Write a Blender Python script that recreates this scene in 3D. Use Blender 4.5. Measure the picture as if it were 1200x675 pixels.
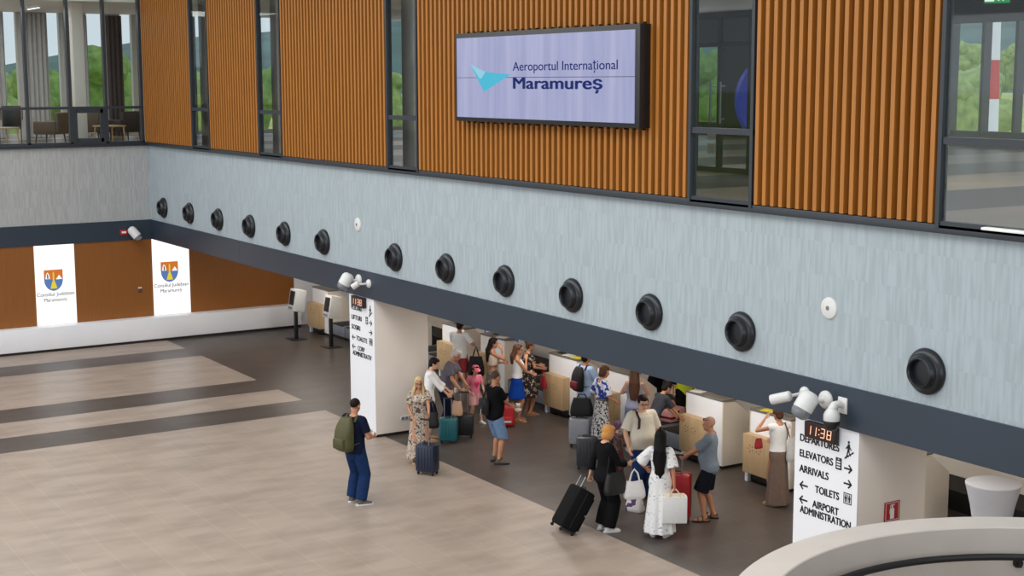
import bpy, bmesh, math, random
from mathutils import Vector, Matrix, noise
random.seed(7)
PI = math.pi
SC = bpy.context.scene
for o in list(bpy.data.objects):
    bpy.data.objects.remove(o)
COL = SC.collection

# ------------------------------------------------------------------ camera, world, light, exposure
# X runs along the check-in wall (left to right), Y goes into the wall, Z is up; the hall floor is z = 0
CR = Vector((0.5350, 0.8448, -0.0025)).normalized()
CF = Vector((-0.8364, 0.5296, -0.1413)).normalized()
CR = (CR - CF * CR.dot(CF)).normalized()
CU = CR.cross(CF)
cam_data = bpy.data.cameras.new('camera')
cam = bpy.data.objects.new('camera', cam_data)
COL.objects.link(cam)
cam.matrix_world = Matrix(((CR.x, CU.x, -CF.x, 38.42), (CR.y, CU.y, -CF.y, -12.713), (CR.z, CU.z, -CF.z, 7.0), (0, 0, 0, 1)))
cam_data.sensor_width = 36.0
cam_data.lens = 1697.5 / 1200 * 36
cam_data.clip_start = 0.1
cam_data.clip_end = 6000
SC.camera = cam

world = bpy.data.worlds.new('world')
SC.world = world
world.use_nodes = True
bg = world.node_tree.nodes['Background']
bg.inputs['Color'].default_value = (0.86, 0.93, 1.0, 1)
bg.inputs['Strength'].default_value = 0.80


def area_light(name, loc, size, power, color=(1, 1, 1), rot=(0, 0, 0)):
    l = bpy.data.lights.new(name, 'AREA')
    l.shape = 'RECTANGLE'
    l.size, l.size_y = size
    l.energy = power
    l.color = color
    o = bpy.data.objects.new(name, l)
    o.location = loc
    o.rotation_euler = rot
    COL.objects.link(o)
    return o


area_light('overhead_fill', (18, -7, 10.5), (30, 6), 1500, (1, 0.95, 0.88))  # unseen area light added above the hall for soft overall light
area_light('side_fill', (45.5, -8, 5.0), (8, 18), 500, (1, 0.97, 0.93), (0, math.radians(90), 0))  # unseen area light added to brighten the pillar sides facing +X
area_light('hall_fill', (16, -33, 5.0), (36, 9), 1500, (0.93, 0.97, 1), (math.radians(90), 0, 0))  # unseen area light added to brighten the white fronts facing the hall
for i, x in enumerate((3.5, 8.1, 14.6, 19.2, 23.0, 27.6)):  # rightmost one is added to brighten the right pillar side and cocktail table
    area_light('check_in_lamp', (x, 3.0, 2.74), (3.0, 0.5), 48, (1, 0.93, 0.84))
for x in (2.0, 9.0, 16.0, 23.0, 29.0):
    area_light('upper_hall_lamp', (x, 6.0, 9.0), (5, 1.2), 90, (1, 0.97, 0.92))
area_light('lounge_lamp', (-3.5, -3.0, 9.0), (3, 4), 140, (1, 0.95, 0.88))

SC.view_settings.view_transform = 'Standard'
SC.view_settings.look = 'None'
SC.view_settings.gamma = 1.0
SC.view_settings.exposure = 0.12
SC.view_settings.use_curve_mapping = False


# ------------------------------------------------------------------ materials
def lin(c):
    out = []
    for v in c[:3]:
        v = v / 255.0
        out.append(v / 12.92 if v <= 0.04045 else ((v + 0.055) / 1.055) ** 2.4)
    return tuple(out) + (1.0,)


def base_mat(name):
    m = bpy.data.materials.new(name)
    m.use_nodes = True
    nt = m.node_tree
    return m, nt, nt.nodes['Principled BSDF']


def M(name, rgb, rough=0.6, metal=0.0, var=0.05, scale=9.0, bump=0.0, stretch=(1, 1, 1), emit=0.0):
    m, nt, p = base_mat(name)
    tc = nt.nodes.new('ShaderNodeTexCoord')
    mp = nt.nodes.new('ShaderNodeMapping')
    mp.inputs['Scale'].default_value = stretch
    nt.links.new(tc.outputs['Object'], mp.inputs['Vector'])
    n = nt.nodes.new('ShaderNodeTexNoise')
    n.inputs['Scale'].default_value = scale
    n.inputs['Detail'].default_value = 3
    nt.links.new(mp.outputs[0], n.inputs['Vector'])
    r = nt.nodes.new('ShaderNodeValToRGB')
    c = lin(rgb)
    r.color_ramp.elements[0].position = 0.3
    r.color_ramp.elements[1].position = 0.7
    r.color_ramp.elements[0].color = tuple(v * (1 - var) for v in c[:3]) + (1,)
    r.color_ramp.elements[1].color = tuple(min(1, v * (1 + var)) for v in c[:3]) + (1,)
    nt.links.new(n.outputs['Fac'], r.inputs[0])
    nt.links.new(r.outputs[0], p.inputs['Base Color'])
    p.inputs['Roughness'].default_value = rough
    p.inputs['Metallic'].default_value = metal
    if bump:
        b = nt.nodes.new('ShaderNodeBump')
        b.inputs['Strength'].default_value = bump
        b.inputs['Distance'].default_value = 0.01
        nt.links.new(n.outputs['Fac'], b.inputs['Height'])
        nt.links.new(b.outputs[0], p.inputs['Normal'])
    if emit:
        nt.links.new(r.outputs[0], p.inputs['Emission Color'])
        p.inputs['Emission Strength'].default_value = emit
    return m


def Mpat(name, stops, scale, rough=0.8, kind='noise', detail=1.0):
    """printed cloth: a constant ramp over noise or voronoi"""
    m, nt, p = base_mat(name)
    tc = nt.nodes.new('ShaderNodeTexCoord')
    if kind == 'noise':
        n = nt.nodes.new('ShaderNodeTexNoise')
        n.inputs['Detail'].default_value = detail
        out = n.outputs['Fac']
    else:
        n = nt.nodes.new('ShaderNodeTexVoronoi')
        out = n.outputs['Distance']
    n.inputs['Scale'].default_value = scale
    nt.links.new(tc.outputs['Object'], n.inputs['Vector'])
    r = nt.nodes.new('ShaderNodeValToRGB')
    cr = r.color_ramp
    cr.interpolation = 'CONSTANT'
    while len(cr.elements) < len(stops):
        cr.elements.new(0.5)
    for e, (pos, c) in zip(cr.elements, stops):
        e.position = pos
        e.color = lin(c)
    nt.links.new(out, r.inputs[0])
    nt.links.new(r.outputs[0], p.inputs['Base Color'])
    p.inputs['Roughness'].default_value = rough
    return m


def Memit(name, rgb, strength):
    m, nt, p = base_mat(name)
    p.inputs['Base Color'].default_value = (0.02, 0.02, 0.02, 1)
    p.inputs['Emission Color'].default_value = lin(rgb)
    p.inputs['Emission Strength'].default_value = strength
    p.inputs['Roughness'].default_value = 0.3
    return m


def Mglass(name, tint=(0.90, 0.94, 0.94), refl=0.09):
    m = bpy.data.materials.new(name)
    m.use_nodes = True
    nt = m.node_tree
    nt.nodes.remove(nt.nodes['Principled BSDF'])
    out = nt.nodes['Material Output']
    t = nt.nodes.new('ShaderNodeBsdfTransparent')
    t.inputs[0].default_value = tint + (1,)
    g = nt.nodes.new('ShaderNodeBsdfGlossy')
    g.inputs['Roughness'].default_value = 0.02
    lw = nt.nodes.new('ShaderNodeLayerWeight')
    lw.inputs['Blend'].default_value = 0.05
    ma = nt.nodes.new('ShaderNodeMath')
    ma.operation = 'ADD'
    ma.inputs[1].default_value = refl * 0.3
    nt.links.new(lw.outputs['Fresnel'], ma.inputs[0])
    mx = nt.nodes.new('ShaderNodeMixShader')
    nt.links.new(ma.outputs[0], mx.inputs[0])
    nt.links.new(t.outputs[0], mx.inputs[1])
    nt.links.new(g.outputs[0], mx.inputs[2])
    nt.links.new(mx.outputs[0], out.inputs['Surface'])
    return m


def floor_mat(name, stripes, edge_y, light, dark, upstairs=False):
    m, nt, p = base_mat(name)
    N, L = nt.nodes.new, nt.links.new
    geo = N('ShaderNodeNewGeometry')
    sep = N('ShaderNodeSeparateXYZ')
    L(geo.outputs['Position'], sep.inputs[0])

    def mth(op, a, b):
        n = N('ShaderNodeMath')
        n.operation = op
        for i, v in enumerate((a, b)):
            if isinstance(v, (int, float)):
                n.inputs[i].default_value = v
            else:
                L(v, n.inputs[i])
        return n.outputs[0]
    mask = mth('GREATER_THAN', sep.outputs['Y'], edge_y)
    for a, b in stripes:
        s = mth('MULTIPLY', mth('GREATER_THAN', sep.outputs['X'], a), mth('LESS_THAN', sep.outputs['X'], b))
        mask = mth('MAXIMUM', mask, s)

    def tile(rgb, var, w, h, mortar):
        b = N('ShaderNodeTexBrick')
        b.offset = 0.5
        b.inputs['Scale'].default_value = 1
        b.inputs['Brick Width'].default_value = w
        b.inputs['Row Height'].default_value = h
        b.inputs['Mortar Size'].default_value = 0.005
        b.inputs['Mortar Smooth'].default_value = 0.0
        c = lin(rgb)
        b.inputs['Color1'].default_value = tuple(v * (1 - var) for v in c[:3]) + (1,)
        b.inputs['Color2'].default_value = tuple(v * (1 + var) for v in c[:3]) + (1,)
        b.inputs['Mortar'].default_value = lin(mortar)
        L(geo.outputs['Position'], b.inputs['Vector'])
        n = N('ShaderNodeTexNoise')
        mp = N('ShaderNodeMapping')
        mp.inputs['Scale'].default_value = (1.5, 0.55, 1)
        L(geo.outputs['Position'], mp.inputs[0])
        L(mp.outputs[0], n.inputs['Vector'])
        n.inputs['Scale'].default_value = 1.6
        n.inputs['Detail'].default_value = 5
        r = N('ShaderNodeValToRGB')
        r.color_ramp.elements[0].position = 0.35
        r.color_ramp.elements[1].position = 0.6
        r.color_ramp.elements[0].color = (0.80, 0.79, 0.78, 1)
        r.color_ramp.elements[1].color = (1, 1, 1, 1)
        L(n.outputs['Fac'], r.inputs[0])
        mx = N('ShaderNodeMix')
        mx.data_type = 'RGBA'
        mx.blend_type = 'MULTIPLY'
        mx.inputs[0].default_value = 1
        L(b.outputs['Color'], mx.inputs[6])
        L(r.outputs[0], mx.inputs[7])
        return mx.outputs[2]
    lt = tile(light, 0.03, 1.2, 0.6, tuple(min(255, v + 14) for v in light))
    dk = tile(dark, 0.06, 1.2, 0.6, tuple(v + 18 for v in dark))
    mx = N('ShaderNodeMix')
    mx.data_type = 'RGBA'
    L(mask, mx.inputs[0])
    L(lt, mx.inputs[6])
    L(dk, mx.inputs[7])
    L(mx.outputs[2], p.inputs['Base Color'])
    p.inputs['Roughness'].default_value = 0.38
    p.inputs['Specular IOR Level'].default_value = 0.4
    return m


def ripple_mat(name, rgb, axis):
    """cast panels with irregular upright ribs, a new set of ribs in every course"""
    m, nt, p = base_mat(name)
    N, L = nt.nodes.new, nt.links.new
    geo = N('ShaderNodeNewGeometry')
    sep = N('ShaderNodeSeparateXYZ')
    L(geo.outputs['Position'], sep.inputs[0])
    row = N('ShaderNodeMath'); row.operation = 'SNAP'; row.inputs[1].default_value = 0.42
    L(sep.outputs['Z'], row.inputs[0])
    cmb = N('ShaderNodeCombineXYZ')
    L(sep.outputs[axis], cmb.inputs[0])
    m1 = N('ShaderNodeMath'); m1.operation = 'MULTIPLY'; m1.inputs[1].default_value = 0.55
    L(row.outputs[0], m1.inputs[0])
    L(m1.outputs[0], cmb.inputs[1])
    m2 = N('ShaderNodeMath'); m2.operation = 'MULTIPLY'; m2.inputs[1].default_value = 0.09
    L(sep.outputs['Z'], m2.inputs[0])
    L(m2.outputs[0], cmb.inputs[2])
    n = N('ShaderNodeTexNoise')
    n.inputs['Scale'].default_value = 20
    n.inputs['Detail'].default_value = 1.5
    L(cmb.outputs[0], n.inputs['Vector'])
    r = N('ShaderNodeValToRGB')
    c = lin(rgb)
    r.color_ramp.elements[0].position = 0.36
    r.color_ramp.elements[1].position = 0.62
    r.color_ramp.elements[0].color = tuple(v * 0.86 for v in c[:3]) + (1,)
    r.color_ramp.elements[1].color = c
    L(n.outputs['Fac'], r.inputs[0])
    L(r.outputs[0], p.inputs['Base Color'])
    b = N('ShaderNodeBump')
    b.inputs['Strength'].default_value = 0.55
    b.inputs['Distance'].default_value = 0.02
    L(n.outputs['Fac'], b.inputs['Height'])
    L(b.outputs[0], p.inputs['Normal'])
    p.inputs['Roughness'].default_value = 0.75
    return m


def screen_mat():
    """video wall picture: lavender with faint upright banding"""
    m, nt, p = base_mat('video_wall_picture')
    N, L = nt.nodes.new, nt.links.new
    tc = N('ShaderNodeTexCoord')
    mp = N('ShaderNodeMapping'); mp.inputs['Scale'].default_value = (3.2, 0.1, 0.25)
    L(tc.outputs['Object'], mp.inputs[0])
    n = N('ShaderNodeTexNoise'); n.inputs['Scale'].default_value = 1.6
    L(mp.outputs[0], n.inputs['Vector'])
    r = N('ShaderNodeValToRGB')
    r.color_ramp.elements[0].position = 0.35
    r.color_ramp.elements[1].position = 0.7
    r.color_ramp.elements[0].color = lin((166, 171, 214))
    r.color_ramp.elements[1].color = lin((186, 188, 226))
    L(n.outputs['Fac'], r.inputs[0])
    L(r.outputs[0], p.inputs['Emission Color'])
    p.inputs['Base Color'].default_value = (0.01, 0.01, 0.015, 1)
    p.inputs['Emission Strength'].default_value = 0.70
    p.inputs['Roughness'].default_value = 0.35
    return m


MT = {}
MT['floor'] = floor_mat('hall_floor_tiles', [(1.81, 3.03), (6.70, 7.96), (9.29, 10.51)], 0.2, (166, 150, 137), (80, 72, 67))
MT['upfloor'] = floor_mat('upper_floor_tiles', [(4 + 4.8 * k, 6.4 + 4.8 * k) for k in range(-3, 7)], 90, (168, 148, 130), (72, 58, 50))
MT['ripple_x'] = ripple_mat('ribbed_render_main', (166, 178, 184), 'X')
MT['ripple_y'] = ripple_mat('ribbed_render_side', (172, 174, 174), 'Y')
MT['fascia'] = M('anthracite_cladding', (44, 55, 68), 0.36, 0.0, 0.05, 0.7)
MT['frame'] = M('anthracite_metal', (50, 55, 62), 0.4, 0.2, 0.04, 4)
MT['slat'] = M('oak_slat', (164, 104, 36), 0.5, 0, 0.10, 2.2, stretch=(9, 9, 0.6))
MT['slatback'] = M('shaded_oak_backing', (66, 36, 7), 0.6, 0, 0.10, 2)  # shade of the deep gaps between slats is put into this dark brown
MT['woodwall'] = M('oak_veneer', (140, 84, 28), 0.5, 0, 0.10, 3.0, stretch=(6, 14, 0.35))
MT['boxwood'] = M('pale_oak', (194, 164, 124), 0.55, 0, 0.08, 4, stretch=(6, 6, 0.5))
MT['white'] = M('white_laminate', (240, 241, 245), 0.45, 0, 0.015, 2)
MT['offwhite'] = M('warm_white_paint', (236, 226, 216), 0.6, 0, 0.02, 2)
MT['sidewhite'] = M('cream_laminate', (232, 222, 208), 0.5, 0, 0.02, 2)
MT['concrete'] = M('pale_plaster', (194, 186, 178), 0.65, 0, 0.03, 3, bump=0.05)
MT['greytop'] = M('grey_stone_top', (120, 114, 106), 0.35, 0, 0.08, 14)
MT['black'] = M('black_plastic', (22, 22, 24), 0.45, 0, 0.05, 8)
MT['duct'] = M('black_nozzle_paint', (24, 27, 32), 0.3, 0.1, 0.05, 8)
MT['rubber'] = M('black_rubber', (24, 23, 24), 0.7, 0, 0.1, 10)
MT['steel'] = M('brushed_steel', (165, 170, 175), 0.3, 0.9, 0.06, 6, stretch=(1, 1, 14))
MT['greymetal'] = M('grey_painted_metal', (128, 134, 144), 0.4, 0.2, 0.05, 5)
MT['camwhite'] = M('white_camera_shell', (214, 214, 212), 0.4, 0, 0.02, 5)
MT['camgrey'] = M('grey_camera_window', (120, 124, 130), 0.2, 0.1, 0.03, 5)
MT['red'] = M('signal_red', (170, 34, 36), 0.5, 0, 0.05, 6)
MT['ink'] = M('black_lettering', (22, 22, 26), 0.6, 0, 0.03, 8)
MT['inkgrey'] = M('grey_lettering', (60, 56, 56), 0.6, 0, 0.03, 8)
MT['navyink'] = Memit('navy_screen_ink', (32, 45, 104), 0.9)
MT['teal1'] = Memit('turquoise_screen_ink', (42, 176, 206), 0.9)
MT['teal2'] = Memit('pale_turquoise_screen_ink', (134, 196, 220), 0.9)
MT['screen'] = screen_mat()
MT['lightbox'] = Memit('backlit_white_panel', (255, 255, 255), 1.05)
MT['sh_or'] = Memit('shield_orange', (226, 122, 34), 0.75)
MT['sh_bl'] = Memit('shield_blue', (92, 128, 190), 0.75)
MT['sh_ye'] = Memit('shield_yellow', (240, 214, 40), 0.8)
MT['sh_wh'] = Memit('shield_white', (250, 250, 250), 0.9)
MT['sh_dk'] = Memit('shield_dark', (60, 58, 70), 0.5)
MT['led'] = Memit('clock_led', (255, 190, 150), 1.3)
MT['lamp'] = Memit('lamp_diffuser', (255, 250, 240), 3.0)
MT['exitgreen'] = Memit('exit_sign_green', (30, 150, 80), 0.8)
MT['glass'] = Mglass('window_glass')
MT['glass2'] = Mglass('inner_glass', (0.82, 0.88, 0.88), 0.06)
MT['curtain'] = M('grey_curtain', (168, 167, 168), 0.85, 0, 0.05, 6)
MT['darkcurtain'] = M('charcoal_curtain', (64, 62, 64), 0.85, 0, 0.06, 6)
MT['upwall'] = M('upper_room_paint', (196, 192, 184), 0.7, 0, 0.02, 3)
MT['darkwall'] = M('dark_grey_paint', (78, 82, 88), 0.6, 0, 0.03, 3)
MT['stretch'] = M('white_stretch_cloth', (220, 222, 230), 0.75, 0, 0.02, 5)
MT['grass'] = M('meadow_grass', (186, 194, 112), 0.9, 0, 0.25, 0.12)
MT['leaf'] = M('tree_leaves', (122, 152, 80), 0.85, 0, 0.35, 0.9)
MT['leaf2'] = M('tree_leaves_pale', (154, 176, 104), 0.85, 0, 0.35, 0.9)
MT['bark'] = M('tree_bark', (84, 70, 56), 0.9, 0, 0.2, 3)
MT['hill'] = M('hazed_forest_hill', (88, 116, 112), 0.95, 0, 0.3, 0.015)  # bluish green, with distance haze mixed into the forest colour
MT['mastred'] = M('mast_red', (200, 62, 52), 0.5, 0, 0.05, 3)
MT['mastwhite'] = M('mast_white', (232, 232, 230), 0.5, 0, 0.03, 3)
MT['roof'] = M('clay_roof', (170, 88, 60), 0.8, 0, 0.1, 4)
MT['bluelight'] = M('blue_paint', (52, 72, 220), 0.4, 0, 0.05, 3)
MT['brownseat'] = M('brown_leatherette', (92, 76, 60), 0.5, 0, 0.1, 8)
MT['paper'] = M('white_paper', (236, 236, 234), 0.7, 0, 0.02, 8)
MT['yellowpaper'] = M('yellow_paper', (226, 214, 60), 0.7, 0, 0.05, 8)


# ------------------------------------------------------------------ mesh helpers
TMP = bpy.data.scenes.new('mesh_workshop')


def evaluated_mesh(o):
    """mesh of an object after its modifiers, worked out in an empty side scene"""
    TMP.collection.objects.link(o)
    vl = TMP.view_layers[0]
    vl.update()
    dg = vl.depsgraph
    dg.update()
    me = bpy.data.meshes.new_from_object(o.evaluated_get(dg))
    TMP.collection.objects.unlink(o)
    d = o.data
    bpy.data.objects.remove(o)
    return me


def link(name, me, mat, parent=None, smooth=None, scale=None, xf=None):
    if scale and scale != 1:
        me.transform(Matrix.Scale(scale, 4))
    if xf is not None:
        me.transform(xf)
    o = bpy.data.objects.new(name, me)
    me.name = name
    if mat is not None and not me.materials:
        me.materials.append(mat)
    COL.objects.link(o)
    if parent is not None:
        o.parent = parent
    return o


def finish(bm, ang=40):
    bmesh.ops.remove_doubles(bm, verts=bm.verts, dist=1e-6)
    bmesh.ops.recalc_face_normals(bm, faces=bm.faces)
    lim = math.radians(ang)
    for f in bm.faces:
        f.smooth = True
    for e in bm.edges:
        if len(e.link_faces) == 2:
            e.smooth = e.calc_face_angle(0) < lim
        else:
            e.smooth = False


class MB:
    def __init__(s):
        s.bm = bmesh.new()

    def box(s, x0, x1, y0, y1, z0, z1, bev=0.0, xf=None):
        r = bmesh.ops.create_cube(s.bm, size=1)
        vs = r['verts']
        for v in vs:
            v.co = Vector(((x0 + x1) / 2 + v.co.x * (x1 - x0), (y0 + y1) / 2 + v.co.y * (y1 - y0), (z0 + z1) / 2 + v.co.z * (z1 - z0)))
        if bev:
            es = list({e for v in vs for e in v.link_edges})
            rr = bmesh.ops.bevel(s.bm, geom=es, offset=bev, segments=2, affect='EDGES', profile=0.5)
            vs = list({v for f in rr['faces'] for v in f.verts} | {v for v in vs if v.is_valid})
        if xf is not None:
            for v in vs:
                if v.is_valid:
                    v.co = xf @ v.co
        return s

    def rings(s, rings, cap=True, close=False):
        rv = [[s.bm.verts.new(p) for p in r] for r in rings]
        n = len(rv[0])
        pairs = list(zip(rv[:-1], rv[1:]))
        if close:
            pairs.append((rv[-1], rv[0]))
        for a, b in pairs:
            for i in range(n):
                j = (i + 1) % n
                s.bm.faces.new((a[i], a[j], b[j], b[i]))
        if cap and not close:
            s.bm.faces.new(list(reversed(rv[0])))
            s.bm.faces.new(rv[-1])
        return s

    def tube(s, pts, rad, n=12, cap=True, up=None):
        pts = [Vector(p) for p in pts]
        k = len(pts)
        if isinstance(rad, (int, float)):
            rad = [rad] * k
        rings = []
        prev = None
        for i in range(k):
            d = (pts[min(i + 1, k - 1)] - pts[max(i - 1, 0)]).normalized()
            if prev is None:
                a = Vector(up) if up else (Vector((0, 0, 1)) if abs(d.z) < 0.9 else Vector((0, 1, 0)))
                u = (a - d * a.dot(d)).normalized()
            else:
                u = (prev - d * prev.dot(d)).normalized()
            prev = u
            v = d.cross(u)
            r = rad[i]
            ru, rv = r if isinstance(r, (tuple, list)) else (r, r)
            rings.append([pts[i] + u * ru * math.cos(2 * PI * j / n) + v * rv * math.sin(2 * PI * j / n) for j in range(n)])
        return s.rings(rings, cap)

    def ell(s, c, r, sub=2, rot=None):
        if isinstance(r, (int, float)):
            r = (r, r, r)
        rr = bmesh.ops.create_icosphere(s.bm, subdivisions=sub, radius=1)
        for v in rr['verts']:
            q = Vector((v.co.x * r[0], v.co.y * r[1], v.co.z * r[2]))
            if rot is not None:
                q = rot @ q
            v.co = q + Vector(c)
        return s

    def lathe(s, prof, n=32, xf=None, cap=True):
        rings = []
        for r, z in prof:
            ring = [Vector((r * math.cos(2 * PI * i / n), r * math.sin(2 * PI * i / n), z)) for i in range(n)]
            if xf is not None:
                ring = [xf @ p for p in ring]
            rings.append(ring)
        return s.rings(rings, cap)

    def prism(s, poly, xf, t):
        """polygon (u,v) swept t along the third axis of xf"""
        a = [s.bm.verts.new(xf @ Vector((u, v, 0))) for u, v in poly]
        b = [s.bm.verts.new(xf @ Vector((u, v, t))) for u, v in poly]
        n = len(poly)
        s.bm.faces.new(list(reversed(a)))
        s.bm.faces.new(b)
        for i in range(n):
            j = (i + 1) % n
            s.bm.faces.new((a[i], a[j], b[j], b[i]))
        return s

    def mesh(s, ang=40):
        finish(s.bm, ang)
        me = bpy.data.meshes.new('m')
        s.bm.to_mesh(me)
        s.bm.free()
        return me

    def build(s, name, mat, parent=None, ang=40, scale=None, xf=None):
        return link(name, s.mesh(ang), mat, parent, scale=scale, xf=xf)

    def blob(s, voxel, smooth=2):
        """fuse everything into one closed skin"""
        bmesh.ops.recalc_face_normals(s.bm, faces=s.bm.faces)
        me = bpy.data.meshes.new('m')
        s.bm.to_mesh(me)
        s.bm.free()
        o = bpy.data.objects.new('tmp', me)
        md = o.modifiers.new('r', 'REMESH')
        md.mode = 'VOXEL'
        md.voxel_size = voxel
        md.use_smooth_shade = True
        if smooth:
            sm = o.modifiers.new('s', 'SMOOTH')
            sm.iterations = smooth
            sm.factor = 0.5
        out = evaluated_mesh(o)
        for f in out.polygons:
            f.use_smooth = True
        return out


def empty(name, loc=(0, 0, 0), rz=0.0, label=None, cat=None, group=None, parent=None):
    o = bpy.data.objects.new(name, None)
    o.empty_display_size = 0.2
    o.location = loc
    o.rotation_euler = (0, 0, rz)
    COL.objects.link(o)
    if parent is not None:
        o.parent = parent
    return tag(o, label, cat, group)


def tag(o, label=None, cat=None, group=None, kind=None):
    if label:
        o['label'] = label
    if cat:
        o['category'] = cat
    if group:
        o['group'] = group
    if kind:
        o['kind'] = kind
    return o


def struct(name, mb, mat, parent=None):
    o = mb.build(name, mat, parent) if isinstance(mb, MB) else mb
    if parent is None:
        o['kind'] = 'structure'
    return o


def copy_tree(o, parent=None):
    c = o.copy()
    COL.objects.link(c)
    if parent is not None:
        c.parent = parent
    for ch in [x for x in bpy.data.objects if x.parent == o]:
        copy_tree(ch, c)
    return c


def wall_y(x, y, z):     # a drawing plane facing -Y: u along +X, v up, thickness towards the hall
    return Matrix(((1, 0, 0, x), (0, 0, -1, y), (0, 1, 0, z), (0, 0, 0, 1)))


def wall_x(x, y, z):     # a drawing plane facing +X: u along +Y, v up
    return Matrix(((0, 0, 1, x), (1, 0, 0, y), (0, 1, 0, z), (0, 0, 0, 1)))


def raw_text(s, bold, depth):
    c = bpy.data.curves.new('t', 'FONT')
    c.body = s
    c.size = 1
    c.extrude = 0.01
    me = evaluated_mesh(bpy.data.objects.new('t', c))
    if bold:
        bm = bmesh.new()
        for dx, dy in ((-bold, 0), (0, 0), (bold, 0), (0, bold * 0.5), (0, -bold * 0.5)):
            me.transform(Matrix.Translation((dx, dy, 0)))
            bm.from_mesh(me)
            me.transform(Matrix.Translation((-dx, -dy, 0)))
        bm.to_mesh(me)
        bm.free()
    return me, [v.co.x for v in me.vertices], [v.co.y for v in me.vertices]


def text_mesh(s, width, xf, depth=0.004, bold=0.0, cap=None):
    """lettering of a given width and capital height, standing on the drawing plane xf"""
    me, xs, ys = raw_text(s, bold, depth)
    k = width / (max(xs) - min(xs))
    ky = k
    if cap:
        _, _, hy = raw_text('H', bold, depth)
        ky = cap / (max(hy) - min(hy))
    me.transform(Matrix.Diagonal((k, ky, depth / 0.02, 1)) @ Matrix.Translation((-min(xs), 0, 0.01)))
    me.transform(xf)
    return me


# ------------------------------------------------------------------ the setting
Z1, Z2, Z3 = 2.78, 3.31, 5.31          # fascia bottom, fascia top, sill
UF = 5.32                              # upper floor level
UC = 9.10                              # upper ceiling
XE = 36.0
struct('floor', MB().box(-1.2, 46, -34, 7.2, -0.3, 0), MT['floor'])
# main wall
struct('wall_main', MB().box(0, XE, 0, 0.35, Z2, Z3), MT['ripple_x'])
struct('trim_1', MB().box(-0.001, XE, -0.03, 0.36, Z1, Z2).box(6.42, 6.425, -0.032, -0.03, Z1, Z2), MT['fascia'])
struct('trim_2', MB().box(0.0, XE, -0.10, 0.30, Z3, Z3 + 0.10, 0.008), MT['frame'])
struct('ceiling_check_in', MB().box(-0.3, XE, 0.36, 7.2, Z1 + 0.04, Z1 + 0.2), MT['offwhite'])
struct('wall_check_in_back', MB().box(0, XE, 6.5, 6.7, 0, Z1 + 0.04), MT['sidewhite'])
struct('floor_upper', MB().box(-7.2, XE, 0.30, 17.3, UF - 0.12, UF).box(-7.2, -0.12, -12, 0.30, UF - 0.12, UF), MT['upfloor'])
struct('ceiling_upper', MB().box(-7.2, XE, 0.1, 17.3, UC, UC + 0.2).box(-7.2, -0.1, -12, 0.1, UC, UC + 0.2), MT['offwhite'])
struct('wall_upper_head', MB().box(0, XE, 0.02, 0.2, 9.35, 10.5).box(-0.2, 0, -12, 0.1, 9.3, 10.5), MT['offwhite'])
# left wall
struct('wall_left', MB().box(-0.35, 0, -12, 0, Z2, Z3), MT['ripple_y'])
struct('trim_3', MB().box(-0.35, 0.03, -12, -0.03, Z1, Z2), MT['fascia'])
struct('trim_4', MB().box(-0.3, 0.10, -12, -0.10, Z3, Z3 + 0.09, 0.008), MT['frame'])
struct('wall_left_wood', MB().box(-0.3, 0, -12, 4.15, 0.64, Z1 + 0.05), MT['woodwall'])
struct('wall_left_white', MB().box(-0.3, 0.0, 4.15, 7.0, 0, Z1 + 0.05), MT['white'])
struct('trim_5', MB().box(-0.3, 0.37, -12, 4.2, 0.07, 0.655, 0.01).box(-0.3, 0.33, -12, 4.18, 0.0, 0.07), MT['white'])
struct('baseboard_left', MB().box(0.30, 0.345, -12, 4.19, 0.0, 0.06), MT['black'])

# slatted wood panels between the upper windows
panels = [(0.06, 3.70), (4.93, 7.95), (9.25, 14.13), (15.34, 23.0), (24.30, 27.34), (31.0, XE)]
for a, b in panels:
    bk = MB().box(a, b, 0.0, 0.02, Z3 + 0.06, 9.4)
    w = struct('wall_wood_panel', bk, MT['slatback'])
    n = max(2, round((b - a) / 0.153))
    st = (b - a) / n
    sm = MB()
    for i in range(n):
        x = a + (i + 0.5) * st
        sm.box(x - 0.032, x + 0.032, -0.11, 0.0, Z3 + 0.11, 9.4)
    sm.build('slats', MT['slat'], w)
struct('trim_6', MB().box(-0.02, 0.05, -0.10, 0.0, Z3 + 0.08, 9.4), MT['white'])

wins = [(3.70, 4.93), (7.95, 9.25), (14.13, 15.34), (23.0, 24.30), (27.34, 31.0)]
for i, (a, b) in enumerate(wins):
    f = MB()
    fw = 0.055
    for x in (a + fw / 2, b - fw / 2):
        f.box(x - fw / 2, x + fw / 2, -0.115, 0.0, Z3 + 0.06, 9.4)
    if b - a > 2:
        f.box(a + 2.0, a + 2.08, -0.10, 0.0, Z3 + 0.06, 9.4)
    f.box(a, b, -0.10, 0.0, 6.30, 6.38)
    f.box(a, b, -0.10, 0.0, Z3 + 0.06, Z3 + 0.14)
    w = struct('window_%d' % (i + 1), f, MT['frame'])
    MB().box(a + fw, b - fw, -0.075, -0.063, 6.37, 9.4).build('upper_pane', MT['glass'], w)
    MB().box(a + fw, b - fw, -0.075, -0.063, Z3 + 0.13, 6.31).build('lower_pane', MT['glass'], w)

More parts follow.
